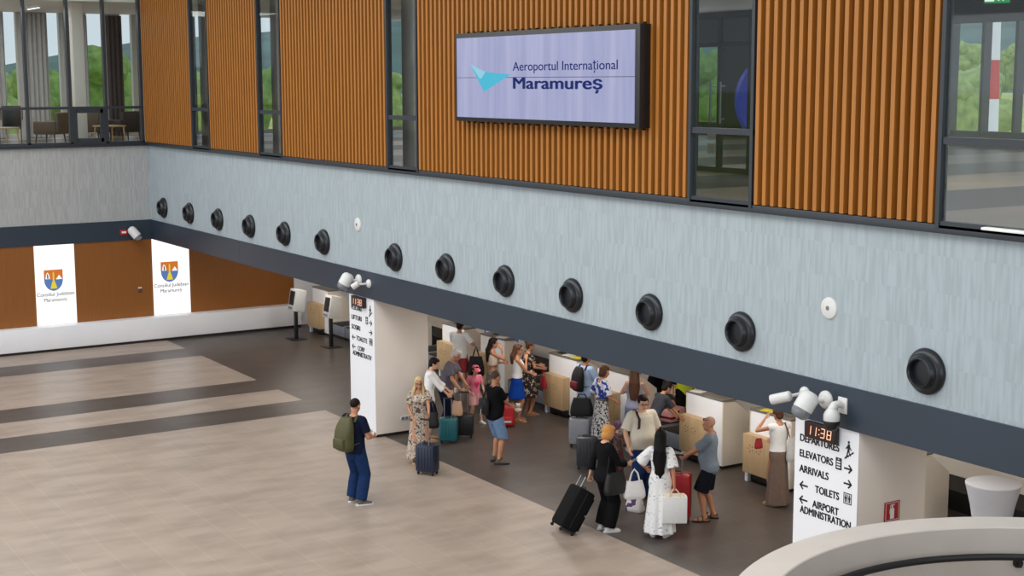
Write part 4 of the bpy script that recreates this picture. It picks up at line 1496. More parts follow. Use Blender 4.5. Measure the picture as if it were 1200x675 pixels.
    def shoes(s, mat, sole=None, sandal=False, heel=False):
        for sd in (-1, 1):
            b = MB()
            hip, kn, an, fy = s.legs[sd]
            R = Matrix.Translation((an.x, an.y, 0)) @ Matrix.Rotation(fy, 4, 'Z')
            ol = [(.030, -.07), (.046, .03), (.052, .11), (.044, .165), (.02, .205)]
            poly = ol + [(-x, y) for x, y in reversed(ol)] + [(-.02, -.088), (.02, -.088)]
            if sandal:
                b.prism(poly, R @ Matrix.Translation((0, 0, .001)), .022)
                for y, r in ((.11, .05), (.03, .045)):
                    ring = [R @ Vector(((r + .003) * math.cos(a), y, .02 + (.048 if y > .08 else .066) * math.sin(a))) for a in [PI * i / 12 for i in range(13)]]
                    b.tube(ring, [(.006, .018)] * 13, 8)
                b.tube([R @ Vector((r * math.sin(a), -.02 - .055 * math.cos(a), .065)) for r in (.042,) for a in [-PI / 2 + PI * i / 10 for i in range(11)]], .009, 6)
                s.put('sandal', b.mesh(), mat)
            else:
                s.foot(b, sd, .009)
                me = b.blob(.009, 2)
                o = s.put('shoe', me, mat)
                sb = MB().prism([(x * 1.05, y) for x, y in poly], R @ Matrix.Translation((0, 0, .001)), .024)
                link('sole', sb.mesh(), sole or mat, o, scale=s.k)

    # ---- head
    def hair(s, mat, style='short', length=.3, width=.085, wave=.006, spread=1.25):
        b = MB()
        R3 = s.H.to_3x3()
        P = lambda x, y, z: s.H @ Vector((x, y, z))
        if style == 'crop':
            b.ell(P(0, -.022, .152), (.079, .092, .088), 3, R3)
        else:
            b.ell(P(0, -.026, .150), (.087, .096, .098), 3, R3)
            b.ell(P(0, .02, .196), (.070, .070, .042), 3, R3)
            b.ell(P(0, -.055, .09), (.074, .055, .07), 3, R3)
        if style == 'bob':
            for sd in (-1, 1):
                b.ell(P(sd * .07, -.005, .10), (.026, .06, .09), 3, R3)
            b.ell(P(0, -.05, .07), (.085, .06, .09), 3, R3)
        if style in ('long', 'wavy'):
            n = 11
            base = s.hb
            rnd = random.Random(int(s.loc.x * 100))
            for j in range(n):
                u = (j / (n - 1) - .5) * 2
                a = u * spread
                top = P(.078 * math.sin(a), -.012 - .085 * math.cos(a), .16)
                nk = P(.080 * math.sin(a), -.02 - .095 * math.cos(a), .05)
                L = length * (1 - .12 * abs(u) + .05 * rnd.uniform(-1, 1))
                bk = (R3 @ Vector((math.sin(a) * width * 1.15, -.06 - .055 * math.cos(a) + .22 * max(0, abs(a) - 1.35), 0)))
                pts = [top, nk]
                for q in range(1, 6):
                    t = q / 5
                    z = -L * t
                    cen = Vector((0, s.bend(Vector((0, 0, min(1.46, 1.5 + z))))[1], 0))
                    pts.append(Vector((base.x, 0, base.z + .02)) + cen + bk * (1 - .15 * t) + Vector((wave * math.sin(t * 9 + j), -.03, z)))
                b.tube(pts, [.020, .026, .026, .026, .025, .022, .009], 8)
        if style == 'bun':
            b.ell(P(0, -.11, .19), (.045, .042, .042), 3, R3)
        for sd in (-1, 1):
            if style not in ('crop',):
                b.ell(P(sd * .074, -.005, .15), (.018, .05, .045), 2, R3)
        me = b.blob(.0085, 2)
        return s.put('hair', me, mat)

    def cap(s, mat, brim=True):
        R3 = s.H.to_3x3()
        P = lambda x, y, z: s.H @ Vector((x, y, z))
        b = MB()
        b.ell(P(0, -.010, .168), (.090, .108, .080), 3, R3)
        if brim:
            pts = []
            for i in range(9):
                a = math.radians(-65 + 130 * i / 8)
                pts.append((.088 * math.sin(a), .06 + .115 * math.cos(a)))
            pts = [(-.08, .03)] + pts + [(.08, .03)]
            b.prism(pts, s.H @ Matrix.Translation((0, 0, .162)) @ Matrix.Rotation(-.15, 4, 'X'), .010)
        return s.put('cap', b.blob(.008, 1), mat)

    def glasses(s, mat, up=0):
        b = MB()
        P = lambda x, y, z: s.H @ Vector((x, y, z))
        z = .122 + up
        y = .100 - up * .3
        for sd in (-1, 1):
            b.tube([P(sd * (.033 + .024 * math.cos(a)), y, z + .017 * math.sin(a)) for a in [2 * PI * i / 16 for i in range(17)]], .0032, 6)
            b.tube([P(sd * .057, y, z), P(sd * .076, y - .03, z + .003), P(sd * .080, -.01, z)], .003, 6)
        b.tube([P(-.009, y, z), P(.009, y, z)], .003, 6)
        return s.put('glasses', b.mesh(), mat)

    def at(s, p):
        return Matrix.Translation(s.loc) @ Matrix.Rotation(s.rz, 4, 'Z') @ (Vector(p) * s.k)

    def wrist(s, key, reach=.09):
        sh, el, W, _, _ = s.arms[1 if key == 'R' else -1]
        return W + (W - el).normalized() * reach


# ------------------------------------------------------------------ luggage
def suitcase(loc, rz, size, mat, label, ext=0.4, tilt=None, ribs=True, zips=False, xf=None):
    w, d, h = size
    t = empty('suitcase', loc, rz, label, 'suitcase')
    if xf is not None:
        t.matrix_world = xf
    z0 = 0.055
    b = MB().box(-w / 2, w / 2, -d / 2, d / 2, z0, h, min(w, d) * 0.16)
    if ribs:
        for k in range(5):
            x = -w * 0.32 + w * 0.16 * k
            for sy in (-1, 1):
                b.box(x - w * 0.035, x + w * 0.035, sy * d / 2 - 0.006, sy * d / 2 + 0.006, z0 + 0.07, h - 0.06, 0.004)
    sh = b.build('shell', mat, t)
    if zips:
        b = MB()
        b.box(-w * 0.40, w * 0.40, d / 2 - 0.004, d / 2 + 0.035, h * 0.14, h * 0.48, 0.014)
        b.build('front_pocket', mat, t)
        MB().box(-w * 0.40, w * 0.40, d / 2 - 0.004, d / 2 + 0.03, h * 0.52, h * 0.9, 0.014).build('front_pocket', mat, t)
    MB().box(-w / 2 - 0.004, w / 2 + 0.004, -0.006, 0.006, z0 + 0.04, h - 0.03, 0.002).box(-w / 2 + 0.03, w / 2 - 0.03, -0.006, 0.006, h - 0.006, h + 0.003).build('seam', MT['black'], t)
    for sx in (-1, 1):
        for sy in (-1, 1):
            x, y = sx * (w / 2 - 0.045), sy * (d / 2 - 0.045)
            wl = MB().tube([(x - 0.012, y, 0.026), (x + 0.012, y, 0.026)], 0.026, 14).build('wheel', MT['rubber'], t)
            MB().box(x - 0.02, x + 0.02, y - 0.016, y + 0.016, 0.03, z0 + 0.02, 0.004).build('fork', MT['black'], wl)
    MB().tube([(-0.07, 0.0, h - 0.01), (-0.06, 0, h + 0.025), (0.06, 0, h + 0.025), (0.07, 0, h - 0.01)], 0.011, 8).build('carry_handle', MT['black'], t)
    if ext:
        th = MB().tube([(-w * 0.2, -d * 0.33, h - 0.05), (-w * 0.2, -d * 0.33, h + ext)], 0.009, 8).tube([(w * 0.2, -d * 0.33, h - 0.05), (w * 0.2, -d * 0.33, h + ext)], 0.009, 8).build('telescopic_handle', MT['steel'], t)
        MB().box(-w * 0.26, w * 0.26, -d * 0.33 - 0.016, -d * 0.33 + 0.016, h + ext - 0.012, h + ext + 0.02, 0.008).build('grip', MT['black'], th)
    return t


def soft_bag(loc, rz, size, mat, label, name='handbag', cat='bag', strap=None, pocket=True, puff=0.35, strapmat=None):
    """strap: list of points (relative to the base of the bag) the carrying strap follows"""
    w, d, h = size
    t = empty(name, loc, rz, label, cat)
    b = MB()
    n = 28
    rings = []
    for i in range(13):
        z = i / 12
        g = 1 - 0.28 * z ** 2 - 0.10 * (1 - min(1, z * 6)) ** 2
        gd = (1 - 0.62 * z ** 1.6) * (0.8 + 0.2 * min(1, z * 6))
        ring = []
        for j in range(n):
            a = 2 * PI * j / n
            c, s_ = math.cos(a), math.sin(a)
            p = 0.45
            ring.append(Vector((w / 2 * g * math.copysign(abs(c) ** p, c), d / 2 * gd * math.copysign(abs(s_) ** (p + puff), s_), h * z)) + Vector((0, 0, 0.012 * math.sin(a * 3) * z)))
        rings.append(ring)
    b.rings(rings)
    b.build('body', mat, t, ang=60)
    if pocket:
        MB().box(-w * 0.3, w * 0.3, d * 0.30, d * 0.52, h * 0.12, h * 0.5, 0.018).build('pocket', mat, t)
    if strap:
        MB().tube(strap, [(0.005, 0.014)] * len(strap), 8).build('strap', strapmat or mat, t)
    return t


def backpack(p, label, mat, strapmat, w=.30, d=.18, h=.46, z=.98, dx=0.0, back=-.125, accent=None, straps=(-1, 1)):
    """worn on the back of person p"""
    k = p.k
    t = empty('backpack', p.at((dx, 0, 0)) , p.rz, label, 'backpack')
    t.location.z = z * k
    b = MB()
    rings = []
    for i in range(15):
        u = i / 14
        g = (1 - .42 * max(0, (u - .55) / .45) ** 2.2) * (1 - .30 * max(0, 1 - u / .16) ** 2)
        gd = (1 - .55 * max(0, (u - .35) / .65) ** 2) * (1 - .35 * max(0, 1 - u / .14) ** 2)
        rings.append([Vector((w / 2 * g * math.copysign(abs(math.cos(a)) ** .75, math.cos(a)), back - d * gd / 2 + d * gd / 2 * math.copysign(abs(math.sin(a)) ** .8, math.sin(a)), h * u)) for a in [2 * PI * j / 28 for j in range(28)]])
    b.rings(rings)
    link('body', b.blob(.012, 3), mat, t, scale=k)
    b = MB().box(-w * .34, w * .34, back - d - .035, back - d + .06, .06, h * .44, .035)
    link('front_pocket', b.mesh(), accent or mat, t, scale=k)
    for sd in straps:
        sh = p.arms[sd][0]
        x = sh.x * .58 - dx
        top = 1.49 - z
        pts = [(x, back + .01, h * .86), (x, -.06, top - .005), (x, .03, top - .015), (x, .115, top - .12), (x * 1.15, .135, top - .26), (x * 1.45, .03, top - .42), (x * 1.2, back - .02, .10)]
        pts = [(q[0], q[1] + (0.02 if p.belly and i in (3, 4) else 0), q[2]) for i, q in enumerate(pts)]
        link('strap', MB().tube(pts, [(.024, .007)] * len(pts), 8, up=(1, 0, 0)).mesh(), strapmat, t, scale=k)
    MB().tube([(-.04, back - .03, h * .93), (0, back - .03, h * 1.0), (.04, back - .03, h * .93)], .008, 8).build('carry_loop', strapmat, t, scale=k)
    return t


def phone(loc, rz, label, size=(.075, .15, .009), pitch=0.5, name='phone'):
    t = empty(name, loc, rz, label, name)
    t.rotation_euler = (pitch, 0, rz)
    w, l, th = size
    MB().box(-w / 2, w / 2, -l / 2, l / 2, -th / 2, th / 2, .003).build('case', MT['black'], t)
    MB().box(-w * .46, w * .46, -l * .46, l * .46, th / 2, th / 2 + .001).build('display', MT['camgrey'], t)
    return t


CL = {}
def C_(name, rgb, var=.08, rough=.85, scale=16):
    if name not in CL:
        CL[name] = M(name, rgb, rough, 0, var, scale, 0.12)
        if rough > .75:
            CL[name].node_tree.nodes['Principled BSDF'].inputs['Specular IOR Level'].default_value = 0.15
    return CL[name]


white_cloth = C_('white_cotton', (236, 235, 234), .03)
black_cloth = C_('black_cotton', (13, 13, 16), .15)
navy_cloth = C_('navy_cotton', (15, 22, 46), .12)
jeans = C_('blue_denim', (24, 48, 88), .18)
pale_jeans = C_('washed_denim', (112, 138, 172), .12)
grey_cloth = C_('grey_cotton', (122, 134, 146), .06)
grey_shoe = C_('grey_mesh_shoe', (104, 100, 98), .08)
white_shoe = C_('white_leather', (220, 218, 216), .03, .5)
black_shoe = C_('black_leather', (26, 24, 24), .1, .5)
tan_shoe = C_('tan_leather', (176, 140, 104), .08, .6)

# man with the olive backpack
A = Person(17.14, -2.34, 38, 1.80, 'person in navy t-shirt and jeans with an olive backpack, alone on the pale floor', skin='tan',
           hands={'R': (.17, .25, 1.10), 'L': (-.08, .28, 1.12)}, feet={'L': (-.13, .04, 14), 'R': (.13, -.02, -30)}, head=(10, 8))
A.shirt(navy_cloth, hem=.86, sleeve=.72)
A.trousers(jeans, end=.09, loose=.028)
A.shoes(grey_shoe, white_shoe)
A.hair(HAIRM['dark'], 'crop')
backpack(A, 'olive backpack worn by the person in the navy t-shirt', C_('olive_nylon', (74, 72, 38), .1, .6), C_('olive_webbing', (78, 74, 44)), w=.34, d=.25, h=.55, z=.92)

# blonde woman with the navy suitcase
B = Person(15.45, -.2, 165, 1.64, 'person with long blonde hair in a patterned dress holding a navy suitcase', fem=True, skin='tan',
           hands={'L': (-.10, .50, 1.02), 'R': (.16, .18, .96)}, head=(-12, 8), curl={'L': 1.2})
pat_b = Mpat('beige_leaf_print', [(0, (80, 70, 66)), (.42, (184, 166, 148)), (.52, (214, 200, 186)), (.57, (110, 96, 90)), (.64, (196, 180, 164))], 17, detail=2)
B.skirt(pat_b, 1.04, .12, (.15, .11), (.27, .23), folds=8, amp=.016, name='dress', bodice=True, sleeve=.7, neck=1.42)
B.shoes(tan_shoe)
B.hair(HAIRM['blonde'], 'wavy', .36, .105, .012, 2.0)
B.glasses(MT['black'])
suitcase((16.18, -.44, 0), .55, (.38, .25, .56), C_('navy_shell', (28, 38, 60), .06, .4), 'navy hard suitcase standing on the floor in front of the blonde woman', ext=.46)

# pair with the teal and black cases
Cc = Person(14.02, .78, 88, 1.67, 'person with short dark hair in a long white shirt reaching for the teal suitcase', fem=True, lean=8,
            hands={'R': (.14, .42, .98), 'L': (-.12, .44, 1.0)}, head=(0, 22), curl={'R': 1.2, 'L': 1.1})
Cc.shirt(white_cloth, hem=.72, sleeve=1.5, flare=.04, off=.02)
Cc.trousers(navy_cloth, end=.48, loose=.03)
Cc.shoes(tan_shoe)
Cc.hair(HAIRM['dark'], 'short')
D = Person(13.55, 1.42, 104, 1.74, 'person with white hair in grey shirt and navy trousers leaning to the black suitcase handle', skin='tan', lean=20,
           hands={'R': (.30, .42, .95), 'L': (-.02, .46, .98)}, head=(0, 24), curl={'R': 1.2, 'L': 1.0})
D.shirt(C_('grey_violet_cotton', (104, 100, 112), .06), hem=.86, sleeve=.75)
D.trousers(navy_cloth, end=.09, loose=.03)
D.shoes(black_shoe)
D.hair(HAIRM['white'], 'short')
suitcase((14.40, 1.02, 0), .95, (.36, .24, .50), C_('teal_shell', (22, 92, 100), .08, .4), 'teal hard suitcase between the pillar and the black suitcase', ext=.40)
suitcase((14.20, 1.50, 0), .95, (.36, .24, .47), C_('black_shell', (30, 30, 34), .08, .4), 'black hard suitcase to the right of the teal suitcase', ext=.46)
soft_bag((14.30, 1.27, .50), .6, (.24, .13, .28), C_('beige_canvas', (198, 160, 132), .06), 'small beige bag lying on top of the teal suitcase', pocket=False)
soft_bag((14.62, .44, .42), 1.0, (.44, .17, .30), C_('black_leather_bag', (18, 17, 19), .1, .5), 'black handbag hanging from the arm of the person in the long white shirt',
         strap=[(-.12, 0, .26), (-.10, -.02, .42), (-.06, .16, .56), (.06, .16, .56), (.10, -.02, .42), (.12, 0, .26)])

# traveller at the desk in red shorts
E_ = Person(10.51, 3.55, 18, 1.64, 'person in white t-shirt and red shorts at the desk with a black bag', skin='tan',
            hands={'R': (.30, .30, 1.12), 'L': (-.16, .40, 1.10)}, head=(0, 15))
E_.shirt(white_cloth, hem=.86, sleeve=.75)
E_.trousers(C_('brick_red_cotton', (158, 58, 62), .08), end=.52, loose=.035)
E_.shoes(white_shoe)
E_.hair(HAIRM['dark'], 'short')
q = E_.at((.44, -.06, 0))
soft_bag((q.x, q.y, .42), E_.rz + .3, (.38, .2, .44), C_('black_nylon', (13, 13, 16), .12, .7), 'black bag hanging from the arm of the traveller in red shorts',
         strap=[(-.08, 0, .40), (-.03, .02, .58), (.0, .05, .66), (.03, .02, .58), (.08, 0, .40)])

# girl in pink
F_ = Person(13.24, 2.32, 150, 1.19, 'child in pink t-shirt, pink shorts and a pink cap', fem=False, hands={'L': (-.16, .26, 1.02), 'R': (.22, .10, .98)}, head=(0, 14), build=.86, hs=1.2,
            feet={'L': (-.13, .16, 10), 'R': (.12, -.08, -20)})
F_.shirt(C_('pink_cotton', (226, 128, 150), .05), hem=.84, sleeve=.7)
F_.trousers(C_('pale_pink_cotton', (214, 160, 160), .05), end=.56, loose=.03)
F_.shoes(white_shoe)
F_.hair(HAIRM['dark'], 'long', .16, .07)
F_.cap(Mpat('pink_cap_print', [(0, (214, 70, 106)), (.56, (236, 170, 186))], 22))
hb_ = MB()
for sx in (-1, 1):
    hb_.ell((sx * .035, .142, 1.245), (.05, .012, .05), 2)
hb_.prism([(-.078, 1.225), (0, 1.12), (.078, 1.225)], Matrix(((1, 0, 0, 0), (0, 0, -1, .15), (0, 1, 0, 0), (0, 0, 0, 1))), .02)
link('heart_print', hb_.blob(.008, 1), C_('hot_pink_print', (214, 52, 100), .05), F_.root, scale=F_.k)

# man in black with denim shorts
G_ = Person(16.17, .99, 58, 1.73, 'person in black t-shirt and pale denim shorts with folded arms and cropped hair', skin='tan',
            hands={'R': (-.04, .30, 1.16), 'L': (.10, .27, 1.10)}, poles={'R': (.8, -.2, -.5), 'L': (-.8, -.2, -.5)}, thumbs={'R': (0, .3, 1), 'L': (0, .3, 1)},
            head=(8, 10), belly=.05, feet={'L': (-.12, .06, 15), 'R': (.14, .0, -25)})
G_.shirt(black_cloth, hem=.84, sleeve=.72)
G_.trousers(pale_jeans, end=.47, loose=.035)
G_.shoes(C_('brown_grey_shoe', (92, 84, 76), .08), black_shoe)
G_.hair(HAIRM['grey'], 'crop')
q = G_.at((-.04, -.21, .94))
bg_ = empty('sling_bag', q, G_.rz, 'black sling bag across the back of the person in denim shorts', 'bag')
MB().box(-.13, .13, -.05, .05, 0, .30, .035).build('body', C_('black_nylon', (20, 20, 23)), bg_)
MB().box(-.09, .09, -.075, -.045, .05, .20, .015).build('pocket', C_('black_nylon', (20, 20, 23)), bg_)
MB().tube([(.02, -.08, .03), (.03, -.085, .12)], .007, 6).build('white_tag', white_shoe, bg_)
MB().tube([(-.10, .03, .28), (-.06, .07, .42), (.06, .13, .54), (.12, .22, .52), (.17, .33, .36), (.20, .34, .20)], [(.016, .006)] * 6, 8).build('strap', C_('black_nylon', (20, 20, 23)), bg_)

# woman in the cream crop top
H_ = Person(12.75, 3.05, 82, 1.64, 'person with long dark hair in a cream crop top and grey skirt', fem=True, skin='tan',
            hands={'R': (.06, .19, 1.50), 'L': (-.08, .24, 1.16)}, poles={'R': (.5, .3, -1)}, head=(0, 5), thumbs={'R': (0, -1, .3)})
H_.shirt(C_('cream_cotton', (226, 208, 186), .04), hem=1.14, sleeve=0, top=1.38, name='crop_top')
H_.skirt(Mpat('grey_check_print', [(0, (92, 84, 78)), (.46, (150, 138, 126)), (.58, (108, 98, 92))], 34), 1.03, .40, (.15, .11), (.25, .22), folds=7, amp=.018)
H_.shoes(tan_shoe, sandal=True)
H_.hair(HAIRM['dark'], 'wavy', .36, .09, .012)

# woman in the blue skirt
I_ = Person(13.61, 3.12, 84, 1.63, 'person with brown hair in a white tank top and bright blue skirt', fem=True, skin='tan',
            hands={'R': (.02, .20, 1.40), 'L': (.06, .30, 1.10)}, poles={'R': (.5, .2, -1)}, head=(0, 4), thumbs={'R': (0, -1, .3)})
I_.shirt(white_cloth, hem=1.0, sleeve=0, top=1.41, name='tank_top')
I_.skirt(C_('royal_blue_linen', (18, 66, 160), .1), 1.06, .54, (.14, .10), (.235, .20), folds=7, amp=.012)
I_.shoes(tan_shoe, sandal=True)
I_.hair(HAIRM['brown'], 'wavy', .24, .09, .012)

# woman in the dark floral dress
J_ = Person(13.22, 3.66, 66, 1.60, 'person in a black floral dress standing close to the middle desk', fem=True, skin='tan', hands={'R': (.20, .26, 1.10), 'L': (-.12, .30, 1.12)}, head=(-10, 10))
pat_j = Mpat('black_floral_print', [(0, (28, 25, 28)), (.56, (150, 124, 98)), (.60, (214, 196, 168)), (.66, (60, 46, 40))], 15, detail=2)
J_.skirt(pat_j, 1.04, .44, (.16, .12), (.25, .22), folds=7, amp=.014, name='dress', bodice=True, sleeve=.5, neck=1.42)
J_.shoes(tan_shoe, sandal=True)
J_.hair(HAIRM['brown'], 'bun')
q = J_.at((.10, .32, .62))
soft_bag(q, J_.rz, (.24, .10, .26), C_('red_leather', (168, 30, 42), .08, .5), 'red handbag held beside the black floral dress', pocket=False, strap=[(-.08, 0, .22), (-.05, 0, .36), (.05, 0, .36), (.08, 0, .22)])
q = J_.at((-.22, .02, .95))
soft_bag(q, J_.rz + 1.2, (.30, .12, .26), C_('black_leather_bag', (30, 28, 30)), 'black shoulder bag on the left side of the black floral dress', pocket=False, strap=[(-.10, 0, .2), (-.04, .02, .42), (.04, .02, .42), (.10, 0, .2)])

# red child's backpack on the floor with a plush toy
t = empty('backpack', (13.86, 2.72, 0), 1.0, 'small red backpack standing on the floor behind the person in denim shorts', 'backpack')
b = MB().box(-.15, .15, -.09, .09, .0, .44, .05)
b.ell((0, 0, .40), (.13, .08, .09), 3)
link('body', b.blob(.012, 3), C_('red_nylon', (190, 36, 46), .1, .6), t)
MB().box(-.11, .11, -.13, -.07, .05, .22, .025).build('front_pocket', C_('red_nylon', (190, 36, 46)), t)
MB().box(-.08, .08, -.134, -.128, .10, .14).build('white_patch', white_shoe, t)
MB().tube([(-.04, .02, .47), (0, .02, .54), (.04, .02, .47)], .009, 8).build('carry_loop', black_cloth, t)
t = empty('plush_toy', (14.05, 2.86, .36), 1.0, 'white plush toy hanging on the red backpack', 'toy')
MB().ell((0, 0, .0), (.05, .045, .06), 3).ell((0, 0, .09), .045, 3).ell((-.035, 0, .13), .016, 2).ell((.035, 0, .13), .016, 2).ell((-.05, -.01, .0), (.02, .02, .035), 2).ell((.05, -.01, 0), (.02, .02, .035), 2)\
    .build('body', C_('white_plush', (222, 216, 200), .06, .95), t)

# pair at the desk with the red and black backpack
K_ = Person(15.46, 3.55, 55, 1.72, 'person in pale blue shirt with a black and red backpack at the desk', skin='tan', hands={'R': (.18, .34, 1.10), 'L': (-.16, .36, 1.12)})
K_.shirt(C_('pale_blue_cotton', (168, 190, 222), .05), hem=.84, sleeve=.75)
K_.trousers(C_('grey_chino', (132, 132, 140), .06), end=.09)
K_.shoes(white_shoe)
K_.hair(HAIRM['dark'], 'short')
backpack(K_, 'black and dark red backpack worn by the person in the pale blue shirt', C_('black_nylon', (20, 20, 23)), black_cloth, w=.32, d=.18, h=.50, z=.96, accent=C_('wine_nylon', (120, 24, 40), .1, .6))
L_ = Person(16.46, 3.22, 62, 1.64, 'person with brown hair in a blue and white blouse and black and white skirt', fem=True, skin='tan', hands={'R': (.24, .20, 1.02), 'L': (-.22, .14, .98)}, head=(-40, 18))
L_.shirt(Mpat('blue_white_print', [(0, (34, 62, 156)), (.47, (224, 226, 232))], 9), hem=1.06, sleeve=.95, top=1.40, sflare=.03, name='blouse')
L_.skirt(Mpat('black_white_print', [(0, (48, 46, 54)), (.47, (214, 212, 210)), (.60, (96, 94, 100)), (.64, (214, 212, 210))], 30), 1.06, .20, (.15, .11), (.25, .22), folds=8, amp=.014)
L_.shoes(tan_shoe)
L_.hair(HAIRM['brown'], 'bob')
b = MB()
b.tube([L_.bend(Vector(((L_.station(1.07)[0] + .028) * math.cos(a), L_.station(1.07)[2] + (L_.station(1.07)[1] + .028) * math.sin(a), 1.065))) for a in [2 * PI * i / 24 for i in range(25)]], [(.026, .006)] * 25, 8, up=(0, 0, 1))
link('belt', b.mesh(), C_('grey_belt', (112, 108, 104)), L_.root, scale=L_.k)
suitcase((16.0, 3.02, 0), .9, (.40, .26, .56), C_('silver_shell', (150, 154, 162), .05, .4), 'light grey hard suitcase under the black travel bag', ext=0)
soft_bag((16.02, 3.06, .60), .9, (.46, .22, .34), C_('black_nylon', (20, 20, 23)), 'black travel bag resting on the light grey suitcase', name='travel_bag', strap=[(-.12, 0, .28), (-.06, 0, .42), (.06, 0, .42), (.12, 0, .28)])
suitcase((17.42, 2.18, 0), .9, (.36, .24, .60), C_('charcoal_shell', (52, 54, 60), .06, .4), 'charcoal suitcase standing to the left of the ginger haired person', ext=.0)
suitcase((17.75, 2.42, 0), .9, (.36, .24, .62), C_('midnight_shell', (26, 26, 58), .06, .4), 'midnight blue suitcase between the charcoal one and the ginger haired person', ext=.0)

# long-haired woman at the desk and the bending person
T_ = Person(16.90, 3.66, 8, 1.64, 'person with long brown hair in a grey tank top at the desk counter', fem=True, skin='light', hands={'R': (.20, .34, 1.14), 'L': (-.20, .34, 1.16)})
T_.shirt(C_('grey_lilac_cotton', (150, 152, 172), .05), hem=.92, sleeve=0, top=1.39, name='tank_top')
T_.trousers(C_('grey_blue_linen', (122, 128, 152), .06), end=.08, loose=.04)
T_.shoes(white_shoe)
T_.hair(HAIRM['brown'], 'long', .46, .085)
U_ = Person(17.86, 3.34, 62, 1.62, 'person in a charcoal top bending toward the baggage conveyor', fem=True, skin='tan', lean=30, hands={'R': (.16, .58, .92), 'L': (-.12, .60, .95)}, head=(0, 30))
U_.shirt(C_('charcoal_cotton', (62, 64, 70), .08), hem=.84, sleeve=.8)
U_.trousers(black_cloth, end=.09)
U_.shoes(black_shoe)
U_.hair(HAIRM['dark'], 'bun')

# staff behind the conveyor
V_ = Person(15.45, 5.32, 140, 1.78, 'person in black uniform working behind the baggage conveyor', skin='tan', lean=12, hands={'R': (.14, .34, 1.06), 'L': (-.18, .32, 1.02)})
V_.shirt(black_cloth, hem=.84, sleeve=.7)
V_.trousers(black_cloth, end=.09)
V_.shoes(black_shoe)
V_.hair(HAIRM['dark'], 'crop')
W_ = Person(16.14, 5.50, 170, 1.72, 'person in a yellow high visibility vest behind the pink suitcase', skin='tan')
W_.shirt(black_cloth, hem=.86, sleeve=1.6)
W_.trousers(black_cloth, end=.09)
W_.shirt(C_('high_visibility_yellow', (206, 220, 48), .04), hem=.78, sleeve=0, off=.028, name='safety_vest')
W_.shoes(black_shoe)
W_.hair(HAIRM['dark'], 'crop')
t = empty('suitcase', (16.42, 4.78, .395), .25, 'pink suitcase lying flat on the baggage conveyor', 'suitcase')
MB().box(-.34, .34, -.23, .23, .0, .26, .04).build('shell', C_('pink_shell', (206, 150, 148), .06, .5), t)
MB().box(-.345, .345, -.235, .235, .07, .12, .01).build('dark_band', C_('wine_band', (110, 24, 40), .08), t)
MB().tube([(-.08, -.23, .13), (-.07, -.27, .13), (.07, -.27, .13), (.08, -.23, .13)], .012, 8).build('carry_handle', MT['black'], t)
for sx in (-1, 1):
    for sy in (.06, .2):
        MB().tube([(sx * .35 - .012, -.02, sy), (sx * .35 + .012, -.02, sy)], .026, 12).build('wheel', MT['rubber'], t)
soft_bag((16.45, 4.80, .657), .5, (.36, .24, .12), C_('peach_cotton', (222, 160, 136), .06), 'peach coloured soft bag lying on top of the pink suitcase', pocket=False)

# ginger haired woman in black and her tilted case
O_ = Person(20.59, .30, 62, 1.70, 'person with ginger hair in black clothes with a black shoulder bag, tilted suitcase behind', fem=True, skin='light',
            hands={'R': (.14, .34, 1.10), 'L': (-.24, -.16, .86)}, head=(-14, 18), curl={'L': 1.2, 'R': .9}, build=1.12, belly=.03)
O_.shirt(black_cloth, hem=.78, sleeve=1.65, off=.02, flare=.02)
O_.trousers(black_cloth, end=.08, loose=.045)
O_.shoes(white_shoe)
O_.hair(HAIRM['ginger'], 'bob')
phone(O_.at(O_.wrist('R', .10) + Vector((-.02, .02, .03))), O_.rz, 'phone held by the ginger haired person', pitch=.5)
q = O_.at((.27, .02, .68))
k = O_.k
soft_bag(q, O_.rz + PI / 2 + .1, (.42, .17, .34), C_('black_leather_bag', (30, 28, 30)), 'large black shoulder bag worn by the ginger haired person', name='shoulder_bag',
         strap=[(-.12, .06, .28), (-.06, .09, .50), (.0, .155, .80), (.04, .10, .52), (.12, .06, .28)])
hw = O_.at(O_.wrist('L', .07))
base = Vector((20.30, -.34, .0))
ax = (hw - base - Vector((0, 0, .02))).normalized()
xd = Vector((.90, -.30, 0))
xd = (xd - ax * xd.dot(ax)).normalized()
yd = ax.cross(xd)
mt = Matrix(((xd.x, yd.x, ax.x, base.x), (xd.y, yd.y, ax.y, base.y), (xd.z, yd.z, ax.z, .03), (0, 0, 0, 1)))
suitcase(base, 0, (.50, .30, .74), C_('black_polyester', (16, 16, 18), .12, .8), 'black soft suitcase tilted on its wheels behind the ginger haired person', ext=max(.1, (hw - base).length - .76), ribs=False, zips=True, xf=mt)

# small child
X_ = Person(18.20, 2.30, 40, .98, 'small child in purple hat and brown patterned top in the crowd', hands={'R': (.16, .24, 1.0)}, build=.85, hs=1.35, head=(0, 5))
X_.shirt(Mpat('brown_plaid_print', [(0, (72, 48, 48)), (.5, (134, 96, 74)), (.58, (60, 60, 92))], 16), hem=.80, sleeve=1.5, off=.02)
X_.trousers(C_('maroon_cotton', (84, 48, 52), .08), end=.09)
X_.shoes(black_shoe)
X_.hair(HAIRM['purple'], 'short')

